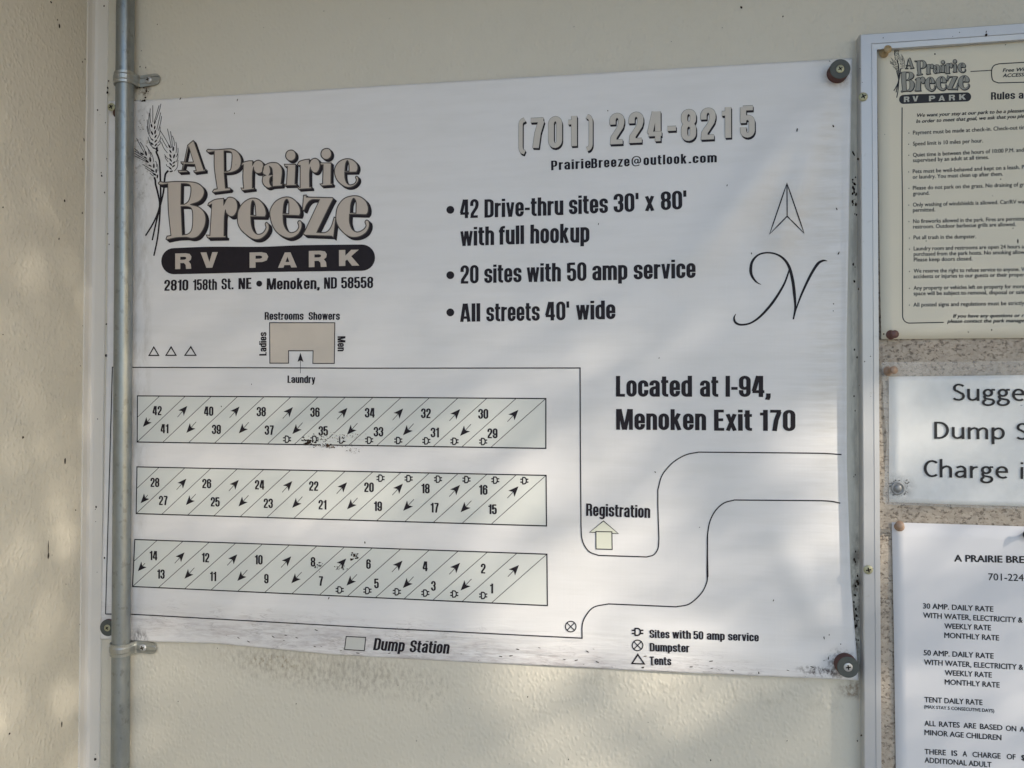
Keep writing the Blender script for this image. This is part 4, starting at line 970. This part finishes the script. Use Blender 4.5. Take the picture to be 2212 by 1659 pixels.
def screw(parent, c, r, mat, ang, dome=0.0012, y0=0.0):
    mb = MB(); lathe(mb, [(r*1.0, 0), (r*1.0, .0004), (r*.92, dome*.7), (r*.6, dome), (r*.25, dome*1.05)], c, n=24)
    h = mb.build('screw_head', mat, parent, smooth=True)
    mb = MB(); cross(mb, Vector(c)+Vector((0, -dome*1.05-.00015, 0)), r*.55, ang); mb.build('cross_slot', M_slot, h); return h
def strap(zc, ear_px, ey, label, slope=0.0):
    c = P(*ear_px, .003); q = pipe_at(P(265, ey).z); slope = (zc-c.z)/(c.x-q.x)
    ro = RP+.0004; th = .0013; hw = .0062
    root = empty('pipe_strap', (q.x, 0, zc), label, 'pipe strap', 'metal straps holding the conduit')
    path = [(-ro-.0002, 0.0)]
    path += [(-ro, -DP*.5)] + [(-ro*math.cos(t), -DP-ro*math.sin(t)) for t in [math.pi*i/16 for i in range(17)]] + [(ro, -DP*.55), (ro+.0006, -.0035), (ro+.0022, -.0016), (ro+.006, -.0012), (ro+.012, -.0012), (ro+.0190, -.0012), (ro+.0225, -.0012), (ro+.0245, -.0012), (ro+.0255, -.0012)]
    n = len(path); vs, fs = [], []
    hwid = [hw]*(n-4) + [hw*1.0, hw*.86, hw*.58, hw*.12]
    for i, (x, y) in enumerate(path):
        a = path[max(i-1, 0)]; b = path[min(i+1, n-1)]; d = (b[0]-a[0], b[1]-a[1]); l = math.hypot(*d); nn = (d[1]/l, -d[0]/l)
        # outward normal away from pipe / wall
        if (nn[0]*(x) + nn[1]*(y+DP) < 0 and i < 20) or (i >= 20 and nn[1] > 0): nn = (-nn[0], -nn[1])
        w = hwid[i]; sz = slope*x
        rib = .0007
        for z, o in ((-w, 0), (-w, th), (-w*.55, th), (-w*.35, th+rib), (w*.35, th+rib), (w*.55, th), (w, th), (w, 0)):
            vs.append((q.x+x+nn[0]*o, y+nn[1]*o, zc+z-sz))
    for i in range(n-1):
        for k in range(8): k2 = (k+1) % 8; fs.append((i*8+k, i*8+k2, (i+1)*8+k2, (i+1)*8+k))
    fs.append(tuple(range((n-1)*8, n*8))); fs.append(tuple(range(7, -1, -1)))
    MB().add(vs, fs).build('strap_band', M_strap, root, smooth=False)
    screw(root, (c.x, -.0030, c.z), .0039, M_zinc, .3, .0016)
strap(P(271, 164, .02).z, (321, 172.5), 164, 'upper galvanised pipe strap above the banner, ear and screw to the right', 0.10)
strap(P(260, 1407, .02).z, (309, 1399), 1407, 'lower galvanised pipe strap below the banner with its screw to the right', -0.05)

# ------------------------------------------------------------------ corner fixings
def washer(c, r, h, label, mat_s, ang, group='rubber washers in the banner corners'):
    root = empty('washer_fixing', (c[0], 0, c[1]), label, 'washer', group)
    y0 = -banner_h(*c)
    cc = (c[0], y0, c[1])
    mb = MB(); lathe(mb, [(r, -0.001), (r*1.01, h*.1), (r*1.0, h*.86), (r*.97, h*.97)], cc, n=40); o = mb.build('washer_side', M_rubside, root, smooth=True)
    mb = MB(); lathe(mb, [(r*.985, h*.965), (r*.93, h*1.0), (r*.42, h*1.0), (r*.40, h*.95)], cc, n=40); mb.build('washer_face', M_rub, root, smooth=False)
    screw(root, (c[0], y0-h*.97, c[1]), r*.40, mat_s, ang, .0008)
def pc(zt, x, y, d): return XZ(*px(zt, x, y), d)
washer(pc('Y', 500, 595, .011), .0093, .0115, 'dark grey rubber washer with screw in the top right corner of the banner', M_brass, .5)
washer(pc('J', 640, 815, .011), .0098, .0110, 'dark grey rubber washer with screw in the bottom right corner of the banner', M_zinc, .15)
washer(pc('X', 248, 548, .004), .0088, .0028, 'grey rubber washer with screw, half hidden behind the conduit at the bottom left', M_brass, .7)
root = empty('washer_fixing', (pc('V', 325, 1000, 0.006)[0], 0, pc('V', 325, 1000, .006)[1]), 'small tan screw and tilted washer behind the conduit at the top left', 'washer', 'rubber washers in the banner corners')
c = pc('V', 364, 1030, .004); mb = MB(); lathe(mb, [(.0082, 0), (.0082, .0018), (.0078, .0021)], (c[0]+.004, -.0035, c[1]), axis=Vector((-.45, -1, .1)), n=30); mb.build('washer_face', M_rubside, root)
c = pc('V', 327, 998, .008); screw(root, (c[0], -.0075, c[1]), .0044, M_brass, .5, .001)

# ------------------------------------------------------------------ notice board
board = empty('notice_board', (0.45, 0, 0.0), 'cork notice board in a pale aluminium frame, right of the banner', 'notice board')
FD = .0118
O_ = XZ(1858, 74, FD); A_ = XZ(2212, 49, FD); B_ = XZ(1867.5, 1659, FD)
ua = Vector((A_[0]-O_[0], A_[1]-O_[1])).normalized(); ub = Vector((B_[0]-O_[0], B_[1]-O_[1])).normalized()
BW, BH = 0.62, 0.92
prof = [(0, 0), (0, FD-.0008), (.0008, FD), (.0094, FD), (.0096, FD-.0009), (.0102, FD-.0009), (.0104, FD-.0003), (.0148, FD-.0006), (.0150, FD-.0012), (.0150, .0045)]
def bp(s, t, d): q = Vector(O_) + ua*s + ub*t; return (q.x, -d, q.y)
corners = [((0, 0), (1, 0)), ((1, 0), (1, 1)), ((1, 1), (0, 1)), ((0, 1), (0, 0))]
def pt_at(cx, cy, u): return (u if cx == 0 else BW-u, u if cy == 0 else BH-u)
for (c0, c1) in corners:
    mb = MB(); vs = []
    for cc in (c0, c1):
        for u, d in prof: s, t = pt_at(cc[0], cc[1], u); vs.append(bp(s, t, d))
    n = len(prof); mb.add(vs, [(i, i+1, n+i+1, n+i) for i in range(n-1)]); mb.build('frame_rail', M_alu, board)
mb = MB(); mb.add([bp(.012, .012, .0052), bp(BW-.012, .012, .0052), bp(BW-.012, BH-.012, .0052), bp(.012, BH-.012, .0052)], [(0, 1, 2, 3)])
mb.build('cork_panel', M_cork, board)
frS = Surf(lambda x, z: FD)
mb = MB()
for zt, x, y, r, e in [('R',1438,268,.0012,1.2),('R',1438,240,.0004,3),('R',240,590,.0006,.6),('R',262,720,.0005,.6),('R',220,1448,.0009,1.6),('S',225,1140,.0006,2),('T',250,252,.0006,1),('T',298,208,.0005,1),('T',205,450,.0003,1),('R',460,298,.0005,1),('R',1120,285,.0004,1),('U',248,405,.0004,1),('U',172,1487,.0009,1.3),('T',300,540,.0003,1),('R',1185,245,.0005,1)]:
    blot(mb, *XZ(*px(zt, x, y), FD), r, r*e, frS, .0001)
mb.build('fly_specks', M_speck, board, kind='stuff')
def frame_screw(zt, x, y, label, ang):
    c = P(*px(zt, x, y), FD+.001); root = empty('frame_screw', (c.x, 0, c.z), label, 'screw', 'screws in the notice board frame')
    screw(root, (c.x, -FD-.0004, c.z), .0041, M_brass, ang, .0013)
frame_screw('R', 235, 902, 'tan cross-head screw in the upper part of the notice board frame', .45)
frame_screw('U', 193, 395, 'tan cross-head screw in the lower part of the notice board frame', .2)

def paper(name, quad, d, mat, label, cat, curl=None, th=.00025):
    """quad px tl, tr, br, bl"""
    root = empty(name, (P(*quad[0], d).x, 0, P(*quad[0], d).z), label, cat)
    c4 = [XZ(*q, d) for q in quad]; N = 24
    sf = Surf(curl if curl else (lambda x, z: d)); vs, fs = [], []
    # the sheet carries its own depth, points are taken on the sheet itself
    class PS:
        h = sf.h
        def lay(s, x, z, off=0.0): return Vector((x, -(sf.h(x, z)+off), z))
    ps = PS()
    for j in range(N+1):
        for i in range(N+1):
            a = lerp2(c4[0], c4[1], i/N); b = lerp2(c4[3], c4[2], i/N); q = lerp2(a, b, j/N); vs.append(ps.lay(*q))
    for j in range(N):
        for i in range(N): a = j*(N+1)+i; fs.append((a, a+N+1, a+N+2, a+1))
    rim = [i for i in range(N+1)] + [j*(N+1)+N for j in range(1, N+1)] + [N*(N+1)+i for i in range(N-1, -1, -1)] + [j*(N+1) for j in range(N-1, 0, -1)]
    nb = len(vs)
    for k in rim: vs.append(vs[k]+Vector((0, th, 0)))
    for k in range(len(rim)): fs.append((rim[k], rim[(k+1) % len(rim)], nb+(k+1) % len(rim), nb+k))
    o = MB().add(vs, fs).build('paper', mat, root, smooth=False)
    for p in o.data.polygons[:N*N]: p.use_smooth = True
    return root, ps
# --- rules sheet
d1 = .0068
zl = XZ(1900, 730, d1)[1]; xl_ = XZ(1897, 700, d1)[0]
def curl1(x, z): return d1 + .0030*math.exp(-((x-xl_)/.02)**2)*math.exp(-((z-zl)/.03)**2)*0.6 + .0006*math.sin(x*40)*math.sin(z*30+1)**2
tlq = px('R', 362, 450); blq = px('S', 398, 1626)
q_tr = px('R', 1735+1735, 382-72); q_br = px('S', 1735+1735, 1615-18)
rules, PS1 = paper('rules_sheet', [tlq, q_tr, q_br, blq], d1, M_paper, 'yellowed sheet of park rules pinned at the top of the notice board', 'notice', curl1)
def tf_small(q):
    xa, ya = toA(q); X = 570+(xa-573)*.4696; Y = 970+(ya-1327)*.481-(xa-640)*.0095; return px('R', X, Y)
logo(rules, PS1, d1, tf_small, .00012, (M_grey, M_bold, M_bold, M_bold, flat('pale_grey_ink', (.50, .50, .45), .6, .3)), small=True)
mb = MB()
for a in (('R', 1425, 932, 1650, 924, 70, 'Rules'), ('R', 1684, 922, 1830, 917, 70, 'and')):
    pen_text(mb, a[6], *a[:6], surf=PS1, d=d1, off=.00015, gap=.06, pen=(.19, .13))
mb.build('heading', M_bold, rules)
mb = MB()
def pl(mb, zpts, w, surf, d, off=.00012):
    ribbon(mb, [XZ(*px(*q), d) for q in zpts], False, w, surf, off)
pl(mb, [('R', 597, 1003), ('S', 597, 0), ('S', 603, 700)] + [('S', *q) for q in curve([(600,1400,1),(602,1425),(618,1455),(645,1472),(672,1475,1),(985,1468,1)], False, 5)], .0009, PS1, d1)
pl(mb, [('R', 1235, 668), ('R', 1430, 657)], .0008, PS1, d1, .00014)
pl(mb, [('R', *q) for q in curve([(1900,576,1),(1735,583,1),(1500,597,1),(1455,612),(1433,650),(1433,715),(1448,755),(1495,774,1),(1735,768,1),(1900,764,1)], False, 5)], .0009, PS1, d1)
mb.build('rule_border', M_bold, rules)
def tlines(parent, surf, d, lst, mat, **kw):
    for it in lst:
        zt, x0, y0, x1, y1, cap, s = it[:7]; pre = it[7] if len(it) > 7 else None
        mb = MB(); font_text(mb, s, zt, x0, y0, x1, y1, cap, surf, d, prefix=pre, **kw); mb.build('text_line', mat, parent)
tlines(rules, PS1, d1, [('R',1535,673,1735,664,32,'Free Wi'),('R',1535,722,1735,713,32,'ACCESS'),
  ('R',738,1092,1735,1048,32,'We want your stay at our park to be a pleasan'),('R',730,1147,1735,1100,32,'In order to meet that goal, we ask that you ple'),
  ('S',1073,1424,1735,1418,32,'If you have any questions or r'),('S',1018,1473,1735,1466,32,'please contact the park manage')], M_bold, bold=.030, shear=.22)
tlines(rules, PS1, d1, [('R',700,1255,1735,1208,36,'Payment must be made at check-in. Check-out tir'),('R',700,1358,1350,1330,36,'Speed limit is 10 miles per hour.'),
  ('R',700,1462,1728,1418,36,'Quiet time is between the hours of 10:00 P.M. and'),('R',700,1512,1405,1485,36,'supervised by an adult at all times.'),
  ('S',698,76,1735,37,36,'Pets must be well-behaved and kept on a leash. P'),('S',697,128,1535,100,36,'or laundry. You must clean up after them.'),
  ('S',698,231,1735,199,36,'Please do not park on the grass. No draining of gr'),('S',698,283,852,278,36,'ground.'),('S',698,388,1735,358,36,'Only washing of windshields is allowed. Car/RV wa'),
  ('S',698,438,905,432,36,'permitted.'),('S',700,542,1735,518,36,'No fireworks allowed in the park. Fires are permitte'),('S',700,593,1655,570,36,'restroom. Outdoor barbecue grills are allowed.'),
  ('S',705,693,1287,683,36,'Put all trash in the dumpster.'),('S',707,796,1730,778,36,'Laundry room and restrooms are open 24 hours a'),('S',707,847,1735,830,36,'purchased from the park hosts. No smoking allow'),
  ('S',708,899,1252,890,36,'Please keep doors closed.'),('S',707,1004,1735,990,36,'We reserve the right to refuse service to anyone. V'),('S',705,1056,1735,1040,36,'accidents or injuries to our guests or their proper'),
  ('S',705,1164,1735,1149,36,'Any property or vehicles left on property for more'),('S',705,1215,1735,1203,36,'space will be subject to removal, disposal or sale'),('S',702,1321,1735,1305,36,'All posted signs and regulations must be strictly')], M_pink, bold=.016)
mb = MB()
for zt, x, y in [('R',661,1241),('R',659,1345),('R',661,1448),('R',659,1604),('S',661,217),('S',659,374),('S',661,528),('S',666,681),('S',667,784),('S',667,993),('S',666,1150),('S',664,1307)]: disc(mb, zt, x, y, 5, PS1, d1, .00012, 8)
mb.build('bullet_print', M_pink, rules)
mb = MB()
for zt, x, y, r, e in [('R',905,502,.0007,1),('R',1560,420,.0006,.7),('S',822,708,.0005,1),('S',1675,710,.0006,4),('S',1432,1538,.0006,1),('S',1215,1558,.0005,1),('S',1440,287,.0003,1),('S',420,1578,.0006,1.6),('S',1630,590,.0004,2),('S',1515,132,.0005,1),('R',435,1255,.0003,1)]:
    blot(mb, *XZ(*px(zt, x, y), d1), r, r*e, PS1, .0001)
mb.build('fly_specks', M_speck, rules, kind='stuff')

# --- laminated notice
d2 = .0072
def curl2(x, z): return d2 + .0007*math.sin(x*55+1)*math.cos(z*35)
lam, PS2 = paper('laminated_notice', [px('T',412,379), px('T',412+2300,379-24), px('T',420+2300,1405+75), px('T',420,1405)], d2, M_lampaper, 'laminated white notice in large black type, in the middle of the notice board', 'notice', curl2)
mb = MB(); fq = [px('T',356,262), px('T',2790,240), px('T',2790,1512), px('T',1518,1466), px('T',800,1436), px('T',388,1426), px('T',366,1385), px('T',372,1350), px('T',398,900), px('T',372,660)]
class PF:
    h = None
    def lay(s, x, z, off=0.0): return Vector((x, -(curl2(x, z)+.0006+off), z))
fill(mb, [[XZ(*q, d2+.0006) for q in fq]], PF(), 0, .012)
mb.build('laminate_film', M_film, lam)
mb = MB()
for zt, x0, y0, x1, y1, cap, s in [('T',933,577,1958,581,141,'Suggested'),('T',773,886,1365,893,139,'Dump'),('T',1447,895,2150,906,139,'Station'),('T',692,1198,1390,1213,141,'Charge'),('T',1478,1215,1620,1218,141,'is')]:
    pen_text(mb, s, zt, x0, y0, x1, y1, cap, surf=PS2, d=d2, font=GC, gap=.065, pen=(.125, .105), off=.00062+.0002)
mb.build('notice_lettering', M_bold, lam)

# --- rate sheet
d3 = .0066
rate, PS3 = paper('rate_sheet', [px('U',343,92), px('U',343+2000,92+60), px('U',395+1990,2450), px('U',382,2400)], d3, M_white, 'white sheet of daily and monthly rates pinned below the laminated notice', 'notice', lambda x, z: d3+.0005*math.sin(x*30)*math.sin(z*22))
tlines(rate, PS3, d3, [('U',742,341,1186,351,42,'A PRAIRIE BRE')], M_bold, bold=.035)
tlines(rate, PS3, d3, [('U',958,461,1184,467,44,'701-224')], M_bold, bold=.008)
tlines(rate, PS3, d3, [('U',541,640,990,662,33,'30 AMP. DAILY RATE'),('U',541,699,1178,733,33,'WITH WATER, ELECTRICITY &'),('U',677,768,975,781,33,'WEEKLY RATE'),('U',677,827,1027,846,33,'MONTHLY RATE'),
  ('U',545,938,992,961,33,'50 AMP. DAILY RATE'),('U',547,998,1182,1034,33,'WITH WATER, ELECTRICITY &'),('U',680,1066,980,1082,33,'WEEKLY RATE'),('U',680,1125,1030,1146,33,'MONTHLY RATE'),
  ('U',551,1238,920,1257,33,'TENT DAILY RATE'),('U',549,1277,995,1304,20,'(MAX STAY 5 CONSECUTIVE DAYS)'),
  ('U',552,1390,622,1393,33,'ALL'),('U',645,1395,775,1401,33,'RATES'),('U',800,1403,880,1407,33,'ARE'),('U',905,1409,1047,1418,33,'BASED'),('U',1070,1420,1135,1424,33,'ON'),('U',1158,1426,1188,1428,33,'A'),
  ('U',552,1448,1040,1481,33,'MINOR AGE CHILDREN'),
  ('U',553,1571,687,1578,33,'THERE'),('U',725,1580,760,1582,33,'IS'),('U',795,1584,822,1586,33,'A'),('U',858,1588,1035,1598,33,'CHARGE'),('U',1075,1600,1130,1604,33,'OF'),('U',1168,1607,1190,1608,33,'$'),
  ('U',553,1625,977,1654,33,'ADDITIONAL ADULT')], M_bold, bold=.026)

# --- pins
def pin(zb, zt, mat, label, rb=.0045, rt=.0037, h=.0095, d=.007):
    c0 = P(*px(*zb), d); c1 = P(*px(*zt), d+h); ax = (c1-c0).normalized(); L = (c1-c0).length
    root = empty('push_pin', (c0.x, -d, c0.z), label, 'push pin', 'push pins on the notice board')
    mb = MB(); lathe(mb, [(.0006, -.003), (rb*.9, .0001), (rb, .0006), (rb*.95, .0014), (rb*.5, .0022), (rb*.42, L*.45), (rt*.62, L*.72), (rt*.95, L*.86), (rt, L*.93), (rt*.9, L)], c0, ax, 24)
    mb.build('pin_head', mat, root, smooth=True)
pin(('R',422,498), ('R',468,455), M_pintan, 'tan push pin at the top left corner of the rules sheet')
pin(('S',488,1585), ('S',533,1577), M_pinmar, 'maroon push pin at the bottom left corner of the rules sheet')
pin(('T',404,335), ('T',462,325), M_pinor, 'peach push pin at the top left of the laminated notice')
pin(('U',390,120), ('U',394,106), M_pinor, 'brownish push pin at the top left corner of the rate sheet', h=.007)
pin(('U',1212,168), ('U',1215,166), M_pinblk, 'black push pin in the rate sheet at the right edge of the view', h=.007)
c = P(*px('T', 487, 1292), .008); root = empty('metal_tack', (c.x, -.008, c.z), 'grey metal tack in the lower left corner of the laminated notice', 'tack')
mb = MB(); lathe(mb, [(.0060, -.0002), (.0058, .0004), (.0046, .0007), (.0044, .0003), (.0036, .0003), (.0034, .0009), (.0026, .0017), (.0012, .0021)], c, n=28); mb.build('tack_head', flat('dull_tack_metal', (.25,.26,.27), .5, .5, .3, 300, metal=.5), root, smooth=True)
mb = MB()
for _ in range(40):
    a = random.uniform(0, 6.28); r = .0066+abs(random.gauss(0, .0016)); q = XZ(*px('T', 495, 1290), .008); s_ = random.uniform(.0002, .0007)
    blot(mb, q[0]+r*math.cos(a)*1.1, q[1]+r*math.sin(a), s_, s_, PS2, .00075)
mb.build('grime_specks', flat('grey_grime', (.12, .12, .12), .7), lam, kind='stuff')

# ------------------------------------------------------------------ the tree whose leaves break up the low sun (added outside the view, crown shaped for the patches)
def lit(p):
    """0..1: how open the crown is along the sun ray through p, from where sun patches fall on wall and banner"""
    t = -p.y/(-sdir.y) if False else p.y/sdir.y
    q = p - sdir*t                                    # on the wall plane
    return openness(q.x, q.z)
def sw(px_, py_):                                     # patch on side wall -> where its ray would meet the wall plane
    q = PXW(px_, py_, XC); t = q.y/sdir.y; w = q - sdir*t; return (w.x, w.z)
def G(c, rx, rz, a, amp): return (c, rx, rz, math.cos(a), math.sin(a), amp)
# leaves thinned for the sun patches, then dense bands for shade streaks
SPOTS = [G(XZ(760, 1090), .26, .075, -.08, .62), G(XZ(1150, 1130), .16, .13, .0, .62), G(XZ(1330, 1080), .085, .12, -.3, .72), G(XZ(1700, 1100), .08, .12, -.8, .95),
         G(XZ(1185, 1500), .15, .045, -1.05, 1.1), G(XZ(1330, 1350), .14, .08, -.7, .85), G(XZ(1770, 1000), .05, .09, -.5, .85), G(XZ(1790, 1230), .045, .10, -.5, .85), G(XZ(337, 1430), .016, .06, .25, .75),
         G(XZ(1880, 1500), .03, .14, 0, .5), G(XZ(2080, 1350), .12, .22, 0, .45), G(XZ(1950, 1050), .05, .09, 0, .45), G(XZ(650, 860), .20, .06, 0, .25), G(XZ(1500, 780), .14, .05, 0, .25),
         G(sw(120, 1120), .11, .035, -.6, 0.34), G(sw(170, 1010), .07, .07, 0, 0.21), G(sw(8, 1530), .05, .035, -.3, 0.34), G(sw(110, 1560), .11, .014, .8, 0.31), G(sw(170, 800), .06, .07, 0, 0.10)]
def band(a, b, w): return (XZ(*a), XZ(*b), w)
SHADE_BANDS = [band((1440, 850), (1600, 1110), .032), band((1580, 1080), (1830, 1490), .038), band((930, 1270), (1075, 1620), .026), band((300, 1190), (900, 1330), .030), band((1270, 1500), (1440, 1700), .03)]
def openness(x, z):
    o = 0.0
    for (c, rx, rz, ca, sa, am) in SPOTS:
        dx, dz = x-c[0], z-c[1]; u = (dx*ca+dz*sa)/rx; v = (-dx*sa+dz*ca)/rz
        o = max(o, am*math.exp(-(u*u+v*v)**1.5*.7))
    for a, b, w in SHADE_BANDS:
        d, t = seg_dist(x, z, a, b)
        o *= 1-.96*math.exp(-(d/w)**2)
    return o
tree = empty('shade_tree', (2.9, -1.5, ZBOT), 'unseen leafy tree added right of the shelter, crown shaped to dapple the sun', 'tree')
cen = Vector((0.0, 0, -0.15)) + sdir*3.5
u_ = Vector((0, 0, 1)).cross(sdir).normalized(); v_ = sdir.cross(u_)
tb_ = Vector((cen.x+.25, cen.y-.1, ZBOT)); mb = MB()
def limb(mb, a, b, r0, r1, n=8):
    ax = (b-a).normalized(); u = ax.orthogonal().normalized(); w = ax.cross(u); vs = []
    for q, r in ((a, r0), (b, r1)):
        for k in range(n): t = 2*math.pi*k/n; vs.append(q+(u*math.cos(t)+w*math.sin(t))*r)
    mb.add(vs, [(k, (k+1) % n, n+(k+1) % n, n+k) for k in range(n)])
fork = Vector((tb_.x, tb_.y, cen.z-1.0)); limb(mb, tb_, fork, .13, .10, 12)
for k in range(7):
    e = cen + u_*random.uniform(-1.2, 1.2) + v_*random.uniform(-.9, -.3) + sdir*random.uniform(-.2, .8); limb(mb, fork, e, .05, .02)
mb.build('trunk', M_bark, tree)
lv, lf = [], []
LR = [Euler((random.uniform(0, 6.3), random.uniform(0, 6.3), random.uniform(0, 6.3))).to_matrix() for _ in range(600)]
for k in range(170000):
    p = cen + u_*random.uniform(-1.35, 1.25) + v_*random.uniform(-1.0, 1.15) + sdir*random.uniform(-.5, .5)
    if random.random() < min(.96, lit(p)*1.3): continue
    s = random.uniform(.008, .016); R3 = LR[k % 600]
    n = len(lv)
    for a, b in ((-1.3, 0), (0, -.55), (1.3, 0), (0, .55)): lv.append(tuple(p + R3 @ Vector((a*s, b*s, .15*s*abs(a))) - tree.location))
    lf.append((n, n+1, n+2, n+3))
me = bpy.data.meshes.new('foliage'); me.from_pydata(lv, [], lf); me.materials.append(M_leaf)
o = bpy.data.objects.new('foliage', me); COL.objects.link(o); o.parent = tree; tag(o, kind='stuff')
